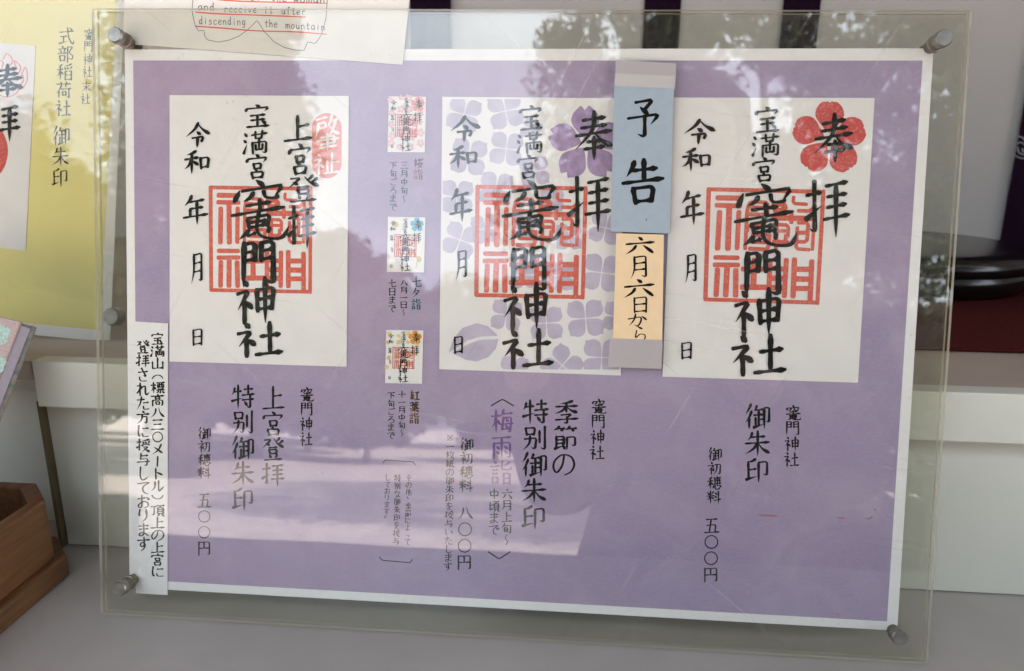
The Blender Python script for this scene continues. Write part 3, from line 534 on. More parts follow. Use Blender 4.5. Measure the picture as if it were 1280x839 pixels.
# the white cabinets under the shelf
c = thing('cabinet', 'white cabinet front with a projecting ledge behind the purple poster', 'cabinet', WORLD, (0.35, 0.06, CZ), 'white cabinet fronts along the counter')
A = (0.35, 0.06, CZ)
mb = MB(); mb.box(-0.293, 0.067, CZ + 0.0008, 1.1, 0.09, 0.1045); build('front_panel', mb, M['panel'], c, WORLD, A, bevel=0.0006)
mb = MB(); mb.box(-0.2875, 0.0535, 0.1035, 1.1, 0.0662, SZ + 0.0005); build('ledge_front', mb, M['panel'], c, WORLD, A, bevel=0.0008)
mb = MB(); mb.box(-0.2955, 0.0625, CZ + 0.0008, -0.2932, 0.09, 0.1034); build('edge_band', mb, M['seam'], c, WORLD, A)
c = thing('cabinet', 'set-back white cabinet front behind the wooden box at the left', 'cabinet', WORLD, (-0.6, 0.1, CZ), 'white cabinet fronts along the counter')
A = (-0.6, 0.1, CZ)
mb = MB(); mb.box(-1.1, 0.096, CZ + 0.0008, -0.2985, 0.115, 0.1045); build('front_panel', mb, M['panel'], c, WORLD, A)
mb = MB(); mb.box(-1.1, 0.080, 0.1035, -0.3, 0.0955, SZ - 0.0125); build('ledge_front', mb, M['panel'], c, WORLD, A, bevel=0.0008)

# dark purple curtain cloths against the wall
def cloth(x0, x1, z0, z1, label, waves):
    n = 40; mb = MB(); vs = []
    for j in range(2):
        for i in range(n + 1):
            t = i / n; y = 0.5945 + 0.0035 * math.sin(t * waves * 6.28 + x0 * 9)
            vs.append((x0 + (x1 - x0) * t, y, (z0, z1)[j]))
    k = len(vs); vs += [(x, y + 0.0015, z) for x, y, z in vs]
    fs = []
    for i in range(n):
        fs += [(i, i + 1, n + 2 + i, n + 1 + i), (k + i + 1, k + i, k + n + 1 + i, k + n + 2 + i)]
    fs += [(0, n + 1, k + n + 1, k), (n, k + n, k + 2 * n + 1, 2 * n + 1)]
    mb.add(vs, fs)
    return tag(build('curtain', mb, M['curtain'], None, WORLD, ((x0 + x1) / 2, 0.59, z0), smooth=False), label, 'curtain', 'dark purple curtains on the back wall')
cloth(-0.166, -0.117, 0.14, 1.2, 'dark purple curtain strip just right of the handwritten note', 1.0)
cloth(0.110, 0.152, 0.14, 1.2, 'dark purple curtain strip above the blue notice strip', 1.2)
cloth(0.268, 0.310, 0.14, 1.2, 'dark purple curtain strip above the right-hand stamped sheet', 0.9)
wide = cloth(0.548, 1.1, 0.134, 1.2, 'wide dark purple curtain with a white bird crest at the right edge', 3)
for grp in (('1268 176 1272 171 1278 172 1283 178', '1270 181 1276 178 1284 184', '1268 184 1269 194 1278 198 1290 196', '1272 184 1274 191 1282 194', '1278 186 1280 190 1290 190', '1282 172 1292 168 1298 176', '1286 180 1298 186'), ('1279 77 1282 80 1290 80', '1279 84 1282 86 1290 85', '1280 93 1283 96 1290 95')):
    mb = MB()
    for s in grp:
        a = [float(t) for t in s.split()]
        ribbon(mb, lambda u, v, l: WORLD_Y(u, v, 0.5895), 'c', [(a[i], a[i + 1]) for i in range(0, len(a), 2)], 2.0, 0)
    build('crest', mb, M['crest'], wide, WORLD, ((0.548 + 1.1) / 2, 0.59, 0.134))

# red felt and the lacquer box on the shelf
mb = MB(); mb.box(0.06, 0.139, SZ + 0.0004, 0.95, 0.575, SZ + 0.003)
tag(build('felt_mat', mb, M['felt'], None, WORLD, (0.5, 0.35, SZ), bevel=0.001), 'dark red felt mat on the shelf under the black lacquer box', 'mat')
LB = (0.348, 0.395, SZ + 0.0031)
lb = thing('lacquer_box', 'round black lacquer lidded box on the red felt', 'box', WORLD, LB)
mb = MB(); mb.lathe([(0.100, 0), (0.108, 0.004), (0.1125, 0.010), (0.1130, 0.0195), (0.1120, 0.0205)], LB, 64); build('bowl', mb, M['lacquer'], lb, WORLD, LB, True)
mb = MB(); mb.lathe([(0.1125, 0.0209), (0.1138, 0.0216), (0.1142, 0.028), (0.1125, 0.0335), (0.108, 0.0365), (0.100, 0.0378), (0.060, 0.0384), (0.02, 0.0386)], LB, 64); build('lid', mb, M['lacquer'], lb, WORLD, LB, True)

# ================================================================== the acrylic holder and the poster
BT = -0.1640
def corners_front(z):
    tl, tr = BOARD.at(114.5, 10.5, 0.0040), BOARD.at(1215.5, 13, 0.0040)
    return [(-0.2250, BT), (0.2240, BT), (tr.x, tr.y), (tl.x, tl.y)]
BA = (0, BT, 0)
h = thing('sign_holder', 'clear acrylic sign holder leaning on the counter around the purple poster', 'sign holder', BOARD, BA)
for nm, z0, z1, m in (('front_sheet', 0.0016, 0.0040, 'acrylic'), ('back_sheet', -0.0026, -0.0007, 'acrylic_back')):
    q = corners_front(0); e = MB()
    if nm == 'back_sheet': q = [(x * 1.0, y) for x, y in q]
    mb = MB(); mb.prism(q, z0, z1, 1, 0); build(nm, mb, [M[m], M['acrylic_edge']], h, BOARD, BA)
for px, py, L in ((142.5, 43, .0150), (1181, 47, .0150), (148, 737, .0150), (1126, 798, .0095)):
    p = BOARD.at(px, py, L)
    b = MB(); b.lathe([(.0030, -.0060), (.0030, .0041), (.0040, .00415), (.0040, .0060), (.0035, .0063), (.0035, L - .0045)], (p.x, p.y, 0), 28)
    o = build('standoff_screw', b, M['shaft'], h, BOARD, BA, False)
    w = MB(); w.lathe([(.0037, L - .0044), (.0041, L - .0040), (.0041, L - .0008), (.0036, L)], (p.x, p.y, 0), 28); build('screw_cap', w, M['steel'], o, BOARD, BA)

PT = (0, -0.147, 0)
ps = thing('poster', 'purple shrine stamp price poster with white border inside the acrylic', 'poster', BOARD, PT)
mb = MB(); sheet(mb, BOARD, [(156, 62), (1167, 60.5), (1121.5, 788.5), (162, 734.5)], -0.0004, 0); build('paper', mb, M['paper'], ps, BOARD, PT)
mb = MB(); sheet(mb, BOARD, [(166.5, 75.7), (1153.3, 75.8), (1108.8, 776.8), (172, 724.8)], 0.0, 0.00006); build('printed_panel', mb, M['print'], ps, BOARD, PT)
ZP = 0.00012
B_ = BOARD
def pl(name, m, cols, w=0.085, fill=0.93, wob=0.5):
    k = 1.6 if cols[0][5] < 14 else 1.45 if cols[0][5] < 20 else 1.28
    return lettering(name, ps, B_, PT, M[m], cols, ZP, w * k, wob, fill)
# column = text, x at top, y top, x at bottom, y bottom, character width
pl('shrine_name', 'ink', [('竈門神社', 384, 483.5, 382, 558, 16)], .085)
pl('heading', 'ink', [('上宮登拝', 342, 481.5, 341, 609.5, 27.5), ('特別御朱印', 304, 480.5, 303, 640, 27.5)], .088)
pl('price_line', 'ink', [('御初穂料', 255.5, 533.5, 255, 600, 15.5), ('五〇〇円', 255.5, 616, 255, 695, 17)], .082)
pl('shrine_name', 'ink', [('竈門神社', 749, 498, 745.5, 575.5, 18)], .085)
pl('heading', 'ink', [('季節の', 709, 500, 703.5, 596, 30), ('特別御朱印', 670, 499, 666, 663, 31)], .09)
pl('price_line', 'ink', [('御初穂料', 583.5, 547, 582, 616.5, 16.5), ('八〇〇円', 582, 631, 580, 713, 19)], .082)
pl('season_name', 'plum', [('梅雨詣', 628, 511, 626, 607, 27)], .085)
pl('season_dates', 'ink', [('六月上旬〜', 634, 610.5, 633, 682, 13.5), ('中頃まで', 618, 610.5, 617, 670, 13)], .085)
pl('angle_bracket', 'ink', [('︿', 628, 498, 628, 508, 30)], .07, 1.0); pl('angle_bracket', 'ink', [('﹀', 624, 689, 624, 700, 30)], .07, 1.0)
pl('footnote', 'ink', [('※一枚紙の御朱印を授与いたします', 563, 542, 560, 713.5, 10.5)], .088)
pl('shrine_name', 'ink', [('竈門神社', 992, 506, 988.5, 584, 18.5)], .085)
pl('heading', 'ink', [('御朱印', 947.5, 504, 945.5, 605, 31)], .09)
pl('price_line', 'ink', [('御初穂料', 894, 559, 892, 631, 17), ('五〇〇円', 890, 647, 888, 728.5, 19)], .082)
pl('season_name', 'rose', [('桜詣', 523, 197.5, 522.5, 225, 11.5)], .09)
pl('season_dates', 'ink', [('三月中旬〜', 505.5, 201.5, 505, 254, 9.5), ('下旬ごろまで', 491.5, 201.5, 491, 264, 9.5)], .085)
pl('season_name', 'teal', [('七夕詣', 521, 345.5, 520, 387.5, 11.5)], .095)
pl('season_dates', 'ink', [('八月一日〜', 505, 349, 504.5, 395, 9.5), ('七日まで', 490.5, 349, 490, 391, 9.5)], .09)
pl('season_name', 'amber', [('紅葉詣', 518.5, 487.5, 517.5, 530, 12)], .1)
pl('season_dates', 'ink', [('十一月中旬〜', 502.5, 488.5, 502, 546, 9.5), ('下旬ごろまで', 489, 489.5, 488.5, 549.5, 9.5)], .09)
pl('notice', 'ink', [('その他、季節によって', 511, 593, 509, 682, 7.6), ('特別な御朱印を授与', 497, 593, 495, 681.5, 8), ('しております。', 484.5, 593, 483, 652, 7.6)], .09)
for ys, sg in (((575.5, 578), 1), ((700, 703), -1)):
    mb = MB(); x0, x1 = (478.5, 519.5) if sg > 0 else (474.5, 515.5)
    ribbon(mb, lambda u, v, l: B_.at(u, v, ZP), 'f', [(x0, ys[0] + 3.5 * sg), (x0 + 3, ys[0] - .5 * sg + (0 if sg > 0 else 0)), (x1 - 3, ys[1] - .5 * sg), (x1, ys[1] + 3.5 * sg)], 1.1, 0, True)
    build('bracket', mb, M['ink'], ps, BOARD, PT)
for a in ('947 644 958 644.6 972 645.6', '1045 646.5 1051 648 1056 647', '1080 648 1086 648.5 1090 646', '1092 637 1095 637'):
    v = [float(t) for t in a.split()]; mb = MB(); ribbon(mb, lambda u, w, l: B_.at(u, w, ZP + .00008), 'd', [(v[i], v[i + 1]) for i in range(0, len(v), 2)], 2.2, 0)
    build('red_smear', mb, M['smear'], ps, BOARD, PT)

# ------------------------------------------------------------------ stamped sample sheets
def brush(parent, fr, anchor, items, z, w=.125, seg=None, name='brush_writing', m='ink', wob=.9):
    mb = MB()
    for it in items:
        ch, x0, y0, x1, y1 = it[:5]; glyph(mb, fr, ch, x0, y0, x1, y1, z, it[5] if len(it) > 5 else w, wob=wob, seg=seg, rise=.07)
    return build(name, mb, M[m], parent, fr if isinstance(fr, Frame) else BOARD, anchor)
def card_root(label, quad, m='card', group='stamped sample sheets on the purple poster', name='stamped_sheet'):
    a = B_.at((quad[2][0] + quad[3][0]) / 2, (quad[2][1] + quad[3][1]) / 2, 0.0001)
    r = thing(name, label, 'stamped sheet', BOARD, a, group)
    mb = MB(); sheet(mb, B_, quad, 0.0001, 0.00070); build('paper', mb, M[m], r, BOARD, a)
    return r, a
ZC = 0.00074
r, a = card_root('white stamped sheet with a pink oval seal, left of the small cards', [(212, 119), (436, 120), (433, 458.5), (212, 452)])
mb = MB(); seal(mb, B_, [(259.5, 230), (392, 231.5), (391.5, 369.5), (260, 367)], ZC); build('square_seal', mb, M['seal'], r, BOARD, a)
o = MB(); blob(o, B_, [(408.5 + 18.5 * math.cos(t * math.pi / 16), (160 if t <= 16 else 204.5) + (-18.5 if t <= 16 else -18.5) * math.sin(t * math.pi / 16)) for t in range(33)], ZC)
ov = build('oval_seal', o, M['pink'], r, BOARD, a)
brush(ov, B_, a, [('肇', 394, 144, 425, 189, .1), ('祉', 391, 191, 424, 218, .105)], ZC + .00005, name='seal_writing', m='white_ink')
brush(r, B_, a, [('令', 232, 153, 263, 185), ('和', 230, 187, 262, 218), ('年', 229, 244, 260, 281), ('月', 239, 316, 254, 354, .13), ('日', 239.5, 411, 254, 432, .15),
    ('宝', 305, 131, 338.5, 160), ('満', 304, 163, 334, 193, .11), ('宮', 307, 193, 336, 223, .13), ('竃', 290, 225, 361, 300, .082), ('門', 300, 300, 346, 358, .145), ('神', 295, 348, 345, 404, .125), ('社', 295, 402, 352, 446, .135),
    ('上', 355, 144, 390, 177, .14), ('宮', 360, 180, 390, 218, .13), ('登', 359, 219, 399, 253, .105), ('拝', 360, 256, 394, 312, .11)], ZC + .00028)

r, a = card_root('seasonal stamped sheet with lilac hydrangea pattern and violet blossom', [(553, 121), (781, 123), (776, 469.5), (549, 461.6)])
CL = (553.5, 124, 775, 462)
mb = MB()
for i, (x, y, q, t) in enumerate([(580, 143, 25, .55), (632, 139, 26, .9), (586, 196, 27, .75), (633, 186, 25, .6), (571, 246, 25, .7), (620, 236, 25, .75), (668, 214, 22, .8), (664, 162, 15, .4), (575, 300, 25, .5), (607, 286, 22, .8),
        (633, 394, 23, .75), (683, 404, 25, .8), (732, 398, 28, .78), (752, 341, 28, .78), (703, 457, 27, .0), (752, 447, 28, .75), (643, 464, 22, .8), (655, 344, 20, .7), (700, 345, 22, .8), (757, 285, 24, .6), (711, 296, 20, .7), (772, 396, 22, .75), (690, 250, 18, .7), (655, 285, 18, .5)]):
    blossom(mb, B_, x, y, q * 1.04, HYDR, 4, t + math.sin(i * 2.3) * .12, ZC, CL, 1.05)
lf = [(561, 441), (566, 425), (578, 410), (596, 404), (610, 408), (621, 418), (622, 420), (600, 421), (584, 426), (572, 434)]
blob(mb, B_, lf, ZC, CL); blob(mb, B_, [(565, 441), (575, 436), (588, 429), (602, 424.5), (623, 424), (620, 436), (610, 447), (596, 452), (582, 450)], ZC, CL)
build('hydrangea_pattern', mb, M['lilac'], r, BOARD, a)
mb = MB(); blossom(mb, B_, 732.5, 180, 47, SAKURA, 5, 0.03, ZC + .00004, (553, 122, 779, 462)); build('blossom_crest', mb, M['violet'], r, BOARD, a)
mb = MB(); seal(mb, B_, [(593, 229), (736, 231), (732.5, 376.5), (591, 373.5)], ZC + .0001); build('square_seal', mb, M['seal'], r, BOARD, a)
brush(r, B_, a, [('令', 562, 145, 601, 178), ('和', 562, 181, 597, 211), ('年', 562, 235, 590, 278), ('月', 570, 312, 584.5, 349, .13), ('日', 566.5, 420, 579.5, 442, .15),
    ('宝', 648, 132, 680, 163), ('満', 646, 165, 678, 192, .11), ('宮', 646, 193.5, 675, 223, .125), ('竃', 628, 225, 702, 301, .08), ('門', 636.5, 307, 685.5, 367, .125), ('神', 628, 355, 686, 412, .115), ('社', 627, 411, 690, 460, .125),
    ('奉', 718, 139, 767, 200, .11), ('拝', 710, 218, 763, 291, .095)], ZC + .00035)

RIGHT = [('令', 854, 149, 895, 181), ('和', 852.5, 184, 889, 215), ('年', 850.5, 238, 880, 282), ('月', 856.5, 317, 872, 354, .13), ('日', 850.5, 427.5, 866, 449, .15),
    ('宝', 942.5, 134, 976, 166), ('満', 940, 167, 974, 196, .11), ('宮', 940, 197, 971, 227, .13), ('竃', 919, 229, 997, 308, .082), ('門', 928, 312, 978, 373, .14), ('神', 916.5, 361, 978, 420, .12), ('社', 913, 418, 981, 469, .125),
    ('奉', 1018, 142.5, 1068, 204, .115), ('拝', 1006.5, 222, 1061, 298, .1)]
SQ = [(882, 232), (1033.5, 235), (1026, 383.5), (877, 379)]
r, a = card_root('white stamped sheet with a red plum blossom crest, at the right of the poster', [(842, 122), (1093.4, 122.5), (1072.5, 478.5), (828, 471)])
mb = MB(); blossom(mb, B_, 1036.5, 173, 47, PLUM, 5, -0.02, ZC); build('blossom_crest', mb, M['red'], r, BOARD, a)
mb = MB(); seal(mb, B_, SQ, ZC + .0001); build('square_seal', mb, M['seal'], r, BOARD, a)
brush(r, B_, a, RIGHT, ZC + .00035)

class Mini:
    """the layout of the large right-hand sheet carried over to a small card"""
    def __init__(s, x0, y0, x1, y1, sl): s.b = (x0, y0, x1, y1, sl)
    def at(s, x, y, z=0.0):
        v = (y - 122) / 352.0; xl = 842 - 14 * v; xr = 1093.4 - 20.5 * v; u = (x - xl) / (xr - xl)
        x0, y0, x1, y1, sl = s.b
        return B_.at(x0 + u * (x1 - x0) - sl * v, y0 + v * (y1 - y0), z)
MAPLE = [(0, 1), (-.12, .5), (-.45, .75), (-.35, .35), (-.85, .35), (-.5, .1), (-.7, -.3), (-.3, -.15), (0, -.6), (.3, -.15), (.7, -.3), (.5, .1), (.85, .35), (.35, .35), (.45, .75), (.12, .5)]
for lab, box, pm, cm, kind in (('small cherry blossom season card with pink crest, topmost of three', (486, 120.4, 532.5, 190, 1.5), 'palepink', 'pink', 0),
        ('small star festival season card with light blue crest, middle of three', (485, 271, 531.5, 340, 1.5), 'gold_ink', 'sky_ink', 1),
        ('small autumn leaves season card with orange crest and yellow maples, lowest of three', (482.8, 412.5, 529, 479, 1.5), 'gold_ink', 'orange_ink', 2)):
    x0, y0, x1, y1, sl = box
    r, a = card_root(lab, [(x0, y0), (x1, y0 + .8), (x1 - sl, y1 + .8), (x0 - sl, y1)], group='small seasonal cards in a column on the poster', name='season_card')
    mf = Mini(*box); mb = MB(); rn = random.Random(kind + 3)
    if kind == 1:
        for _ in range(9):
            x, y = rn.uniform(850, 1060), rn.uniform(140, 450); blossom(mb, mf, x, y, 16, PLUM, 5, rn.random() * 6, ZC)
        ribbon(mb, lambda u, v, l: mf.at(u, v, ZC), 'c', [(1000, 330), (1030, 390), (1020, 450)], 7, 0)
    else:
        for k in range(20 if kind == 0 else 15):
            x, y = 858 + (k % 4) * 62 + rn.uniform(-14, 14), 145 + (k // 4) * 72 + rn.uniform(-16, 16)
            if kind == 0: blossom(mb, mf, x, y, rn.uniform(18, 30), SAKURA, 5, rn.random() * 6, ZC)
            else: blob(mb, mf, petal_at(x, y, rn.uniform(22, 30), rn.random() * 6, MAPLE), ZC)
    build('season_pattern', mb, M[pm], r, BOARD, a)
    mb = MB(); blossom(mb, mf, 1036.5, 174, 47, PLUM, 5, 0, ZC + .00003); build('blossom_crest', mb, M[cm], r, BOARD, a)
    mb = MB(); seal(mb, mf, SQ, ZC + .00006, 4.4, 2); build('square_seal', mb, M['seal'], r, BOARD, a)
    brush(r, mf, a, RIGHT, ZC + .0002, .13, 4)

# ------------------------------------------------------------------ slips and notes
a = B_.at(190, 742, .0005)
r = thing('paper_slip', 'long white handwritten paper slip over the left margin of the poster', 'slip', BOARD, a)
mb = MB(); sheet(mb, B_, [(169, 402), (209.8, 404.5), (209.3, 744), (169.6, 741.5)], .0005, .0007); build('paper', mb, M['paper'], r, BOARD, a)
lettering('handwriting', r, B_, a, M['ink'], [('宝満山︵標高八三〇メートル︶頂上の上宮に', 197, 416, 197, 722.5, 17), ('登拝された方に授与しております', 178.5, 425, 179.5, 689, 16.5)], .00075, .15, 1.6, .95)
a = B_.at(320, 70, .0005)
r = thing('note_sheet', 'tilted handwritten English note above the poster with red underlines', 'note', BOARD, a)
mb = MB(); sheet(mb, B_, [(158, -62), (516, -40), (503.3, 81), (153.5, 54.5)], .0005, .0009); build('paper', mb, M['notepaper'], r, BOARD, a)
mb = MB()
def pen(text, x0, y0, x1, y1, hh):
    n = len(text); dx = (x1 - x0) / n
    for i, ch in enumerate(text):
        x = x0 + dx * i; y = y0 + (y1 - y0) * i / max(n, 1)
        glyph(mb, B_, ch, x + dx * .06, y - hh, x + dx * .94, y, .00095, .1 * 1.25, True, 2.0, 12)
pen('and', 246.5, 13, 268.5, 13.6, 10); pen('receive', 279.5, 15.4, 321.5, 16.4, 9.5); pen('it', 329, 17, 342, 17.4, 9.5); pen('after', 351, 18, 382.5, 19.2, 9.5)
pen('discending', 248, 30.4, 307.5, 32, 10); pen('the', 330, 34, 347.5, 34.6, 10); pen('mountain', 356.5, 35.6, 407, 38.4, 9.5); pen('woman', 366, 3, 407, 4.6, 9.5); pen('the', 338, 1.5, 359, 2.4, 9.5); pen('of', 312, .5, 327, 1, 9.5)
build('handwriting', mb, M['pen'], r, BOARD, a)
for pts in ([(244.5, 15.2), (275, 17.5), (320, 19), (382, 21.4)], [(244.5, 33), (275, 35), (320, 38.6), (370, 40), (408, 43)], [(270, -.6), (300, 1.6), (350, 3), (408, 4.2)]):
    mb = MB(); ribbon(mb, lambda u, v, l: B_.at(u, v, .00093), 'c', pts, 3.0, 0); build('red_underline', mb, M['marker'], r, BOARD, a)
mb = MB(); P_ = [(72, -90), (70, 0), (64, 90), (85, 190), (115, 250), (160, 243), (165, 290), (190, 320), (270, 338), (360, 322), (440, 290), (520, 230), (585, 163), (640, 250), (720, 335), (800, 380), (880, 400), (960, 405), (990, 335), (1050, 350), (1100, 280), (1135, 150), (1146, 0), (1140, -90)]
ribbon(mb, lambda u, v, l: B_.at(u, v, .00097), 'f', [(230 + x / 6.4, y / 6.4) for x, y in P_], .75, 0, True); build('mountain_drawing', mb, M['pen'], r, BOARD, a)

a = B_.at(800, 291, .00430)
r = thing('notice_strip', 'pale blue vertical notice strip taped on the front of the acrylic', 'notice', BOARD, a)
mb = MB(); sheet(mb, B_, [(768.5, 92), (843, 95), (837, 292), (763.2, 289.5)], .00430, .00450); build('paper', mb, M['bluepaper'], r, BOARD, a)
mb = MB(); sheet(mb, B_, [(769.5, 75), (845.5, 79.5), (843.8, 111), (769, 107.5)], .00455, .00460); build('tape', mb, M['tape'], r, BOARD, a)
mb = MB(); sheet(mb, B_, [(769.5, 75.5), (845.3, 80), (844.2, 95), (769.2, 91.5)], .00462, .00464); build('tape', mb, M['tape2'], r, BOARD, a)
brush(r, B_, a, [('予', 783.5, 122, 826.5, 174, .12), ('告', 776.5, 200, 831, 254, .13)], .00453)
mb = MB(); blob(mb, B_, [(808 + .9 * math.cos(t), 275 + .9 * math.sin(t)) for t in (0, 1, 2, 3, 4, 5)], .00453); build('ink_dot', mb, M['ink'], r, BOARD, a)
a = B_.at(797, 430, .00430)
r = thing('notice_strip', 'pale orange vertical notice strip hanging below the pale blue one', 'notice', BOARD, a)
mb = MB(); sheet(mb, B_, [(770.5, 291.8), (829.8, 293.5), (827.6, 436), (766, 433)], .00430, .00450); build('paper', mb, M['orangepaper'], r, BOARD, a)
zig = [(828 - .0 + (.8 if i % 2 else 0) - i * .07, 425 + i * 1.8) for i in range(21)]; zl_ = [(760.5 - (.8 if i % 2 else 0) + .12 * i, 459 - i * 1.8) for i in range(21)]
mb = MB(); pq = zig + zl_
p = [B_.at(x, y, .00460) for x, y in pq][::-1]; mb.prism([(v.x, v.y) for v in p], .00455, .00460); build('tape', mb, M['tape2'], r, BOARD, a)
brush(r, B_, a, [('六', 782, 296, 818, 318, .13), ('月', 788, 319.5, 811, 348, .115), ('六', 780, 349, 818, 372, .13), ('日', 790, 371, 811, 391, .13), ('か', 784, 392, 809, 408, .12), ('ら', 788, 408, 811, 429, .1)], .00453)

# ------------------------------------------------------------------ the yellow poster at the left in its own holder
L_ = LEFT
def lq(pts): return pts
LA = L_.at(0, 412, 0)
h = thing('sign_holder', 'acrylic sign holder of the yellow poster, standing on the shelf', 'sign holder', LEFT, LA)
mb = MB(); q = [L_.at(x, y, .0035) for x, y in [(-330, -80), (181, -80), (163, 433), (-260, 399)]][::-1]
mb.prism([(v.x, v.y) for v in q], .0012, .0042, 1, 0); build('front_sheet', mb, [M['acrylic'], M['acrylic_edge']], h, LEFT, LA)
mb = MB(); mb.prism([(v.x, v.y) for v in q], -.0045, -.0008, 1, 0); build('back_sheet', mb, [M['acrylic_back'], M['acrylic_edge']], h, LEFT, LA)
p = L_.at(137.5, 396, .012)
mb = MB(); mb.lathe([(.0045, .0043), (.0058, .0045), (.0058, .0105), (.0050, .012)], (p.x, p.y, 0), 28); build('standoff_screw', mb, M['steel'], h, LEFT, LA)
ys = thing('poster', 'yellow shrine stamp poster at the left edge, partly out of view', 'poster', LEFT, LA)
mb = MB(); sheet(mb, L_, [(-260, -70), (159, -70), (137.5, 428), (-190, 396)], -.0004, 0); build('paper', mb, M['paper'], ys, LEFT, LA)
mb = MB(); sheet(mb, L_, [(-240, -70), (150, -70), (125, 413), (-180, 384)], 0, .00008); build('printed_panel', mb, M['yellow'], ys, LEFT, LA)
lettering('shrine_name', ys, L_, LA, M['ink'], [('竈門神社', 111.5, 35, 108.5, 97.5, 11.5), ('末社', 108.5, 101, 106, 131, 11.5)], .0002, .085)
lettering('heading', ys, L_, LA, M['ink'], [('式部稲荷社', 83.5, 34, 78, 146.5, 19), ('御朱印', 77, 157, 74, 235, 20.5)], .0002, .088)
a = L_.at(-30, 310, .0002)
r = thing('stamped_sheet', 'white stamped sheet with flame crest on the yellow poster', 'stamped sheet', LEFT, a, 'stamped sample sheets on the yellow poster')
mb = MB(); sheet(mb, L_, [(-170, 40), (44.5, 57.5), (32, 313.5), (-160, 290)], .0002, .00045); build('paper', mb, M['card'], r, LEFT, a)
mb = MB()
for pts in ([(-15, 96), (-10, 110), (5, 121), (20, 117), (28, 102)], [(-5, 82), (-2, 76), (4, 78), (2, 86)], [(4, 74), (9, 67), (16, 76), (11, 84), (18, 88)], [(20, 84), (18, 76), (26, 84), (22, 94)], [(26, 96), (32, 84), (34, 100), (26, 112), (20, 108)], [(22, 100), (28, 94), (29, 102), (24, 106)], [(-12, 86), (-14, 76), (-6, 72), (-2, 68)]):
    ribbon(mb, lambda u, v, l: L_.at(u, v, .0005 + l), 'c', pts, 2.0, 0)
build('flame_crest', mb, M['pink'], r, LEFT, a)
mb = MB(); blob(mb, L_, catmull([(-40, 190), (-30, 160), (-8, 154), (5, 168), (10, 190), (4, 212), (-10, 224), (-30, 222), (-40, 190)], 5), .0005)
gs = build('gourd_seal', mb, M['red'], r, LEFT, a)
brush(r, L_, a, [('奉', -12, 81, 30, 122, .12), ('拝', -18, 130, 24, 177, .12)], .00062)

# ------------------------------------------------------------------ wooden box and brocade book at the left
WB = (-0.36, -0.03, CZ)
wb = thing('wooden_box', 'open wooden tray box with cut corners at the left edge of the counter', 'box', WORLD, WB)
def octo(x0, y0, x1, y1, c): return [(x0 + c, y0), (x1 - c, y0), (x1, y0 + c), (x1, y1 - c), (x1 - c, y1), (x0 + c, y1), (x0, y1 - c), (x0, y0 + c)]
mb = MB(); mb.prism(octo(-.450, -.145, -.2690, .056, .022), CZ, CZ + .014); build('base', mb, M['wood_dark'], wb, WORLD, WB, bevel=.002)
o_, i_ = octo(-.445, -.140, -.2740, .051, .021), octo(-.437, -.132, -.2820, .043, .0175)
mb = MB(); z0, z1 = CZ + .0142, CZ + .053; n = 8
vs = [(x, y, z0) for x, y in o_] + [(x, y, z1) for x, y in o_] + [(x, y, z1) for x, y in i_] + [(x, y, z0 + .004) for x, y in i_]
fs = []
for k in range(n):
    j = (k + 1) % n
    fs += [(k, j, n + j, n + k), (n + k, n + j, 2 * n + j, 2 * n + k), (2 * n + k, 2 * n + j, 3 * n + j, 3 * n + k)]
fs += [tuple(range(3 * n, 4 * n)), tuple(range(n - 1, -1, -1))]
mb.add(vs, fs); build('tray', mb, M['wood'], wb, WORLD, WB, bevel=.0012)

Apt = Vector(WYP(26, 402, .030)); Ept = Vector(WYP(0, 468, .016)); Tpt = Vector(WYP(-6, 401, .030))
e = (Ept - Apt).normalized(); t = Tpt - Apt; t = (t - e * t.dot(e)).normalized(); nn = t.cross(e).normalized()
if nn.y < 0: nn = -nn                                # into the book, away from the viewer
BK = Matrix(((t.x, e.x, nn.x, Apt.x), (t.y, e.y, nn.y, Apt.y), (t.z, e.z, nn.z, Apt.z), (0, 0, 0, 1)))
BKF = Frame(BK); bl, bw = 0.145, 0.11
bk = thing('stamp_book', 'stamp book in pink and mint floral brocade leaning at the left edge', 'book', BKF, (0, bl, 0))
ba = (0, bl, 0)
mb = MB(); mb.box(0, 0, 0, bw, bl, .0022); cv = build('cover', mb, M['cover'], bk, BKF, ba, bevel=.0008)
mb = MB()
for x, y, s in ((.009, .010, .0065), (.004, .026, .0058), (.024, .018, .007), (.016, .038, .007), (.035, .034, .006), (.006, .052, .006), (.03, .06, .006)):
    for k in range(5):
        aa = 2 * math.pi * k / 5
        mb.add([(x + s * (.55 * math.cos(aa)) + s * .46 * math.cos(u), y + s * .55 * math.sin(aa) + s * .46 * math.sin(u), -.0001 - .00001 * k) for u in [i * .7854 for i in range(8)]], [tuple(range(8))])
build('brocade_flowers', mb, M['mint'], cv, BKF, ba)
mb = MB(); mb.box(.002, .002, .0023, bw - .002, bl - .002, .0112); build('page_block', mb, M['pages'], bk, BKF, ba)
mb = MB(); mb.box(0, 0, .0113, bw, bl, .0138); build('cover', mb, M['green_brocade'], bk, BKF, ba, bevel=.0009)

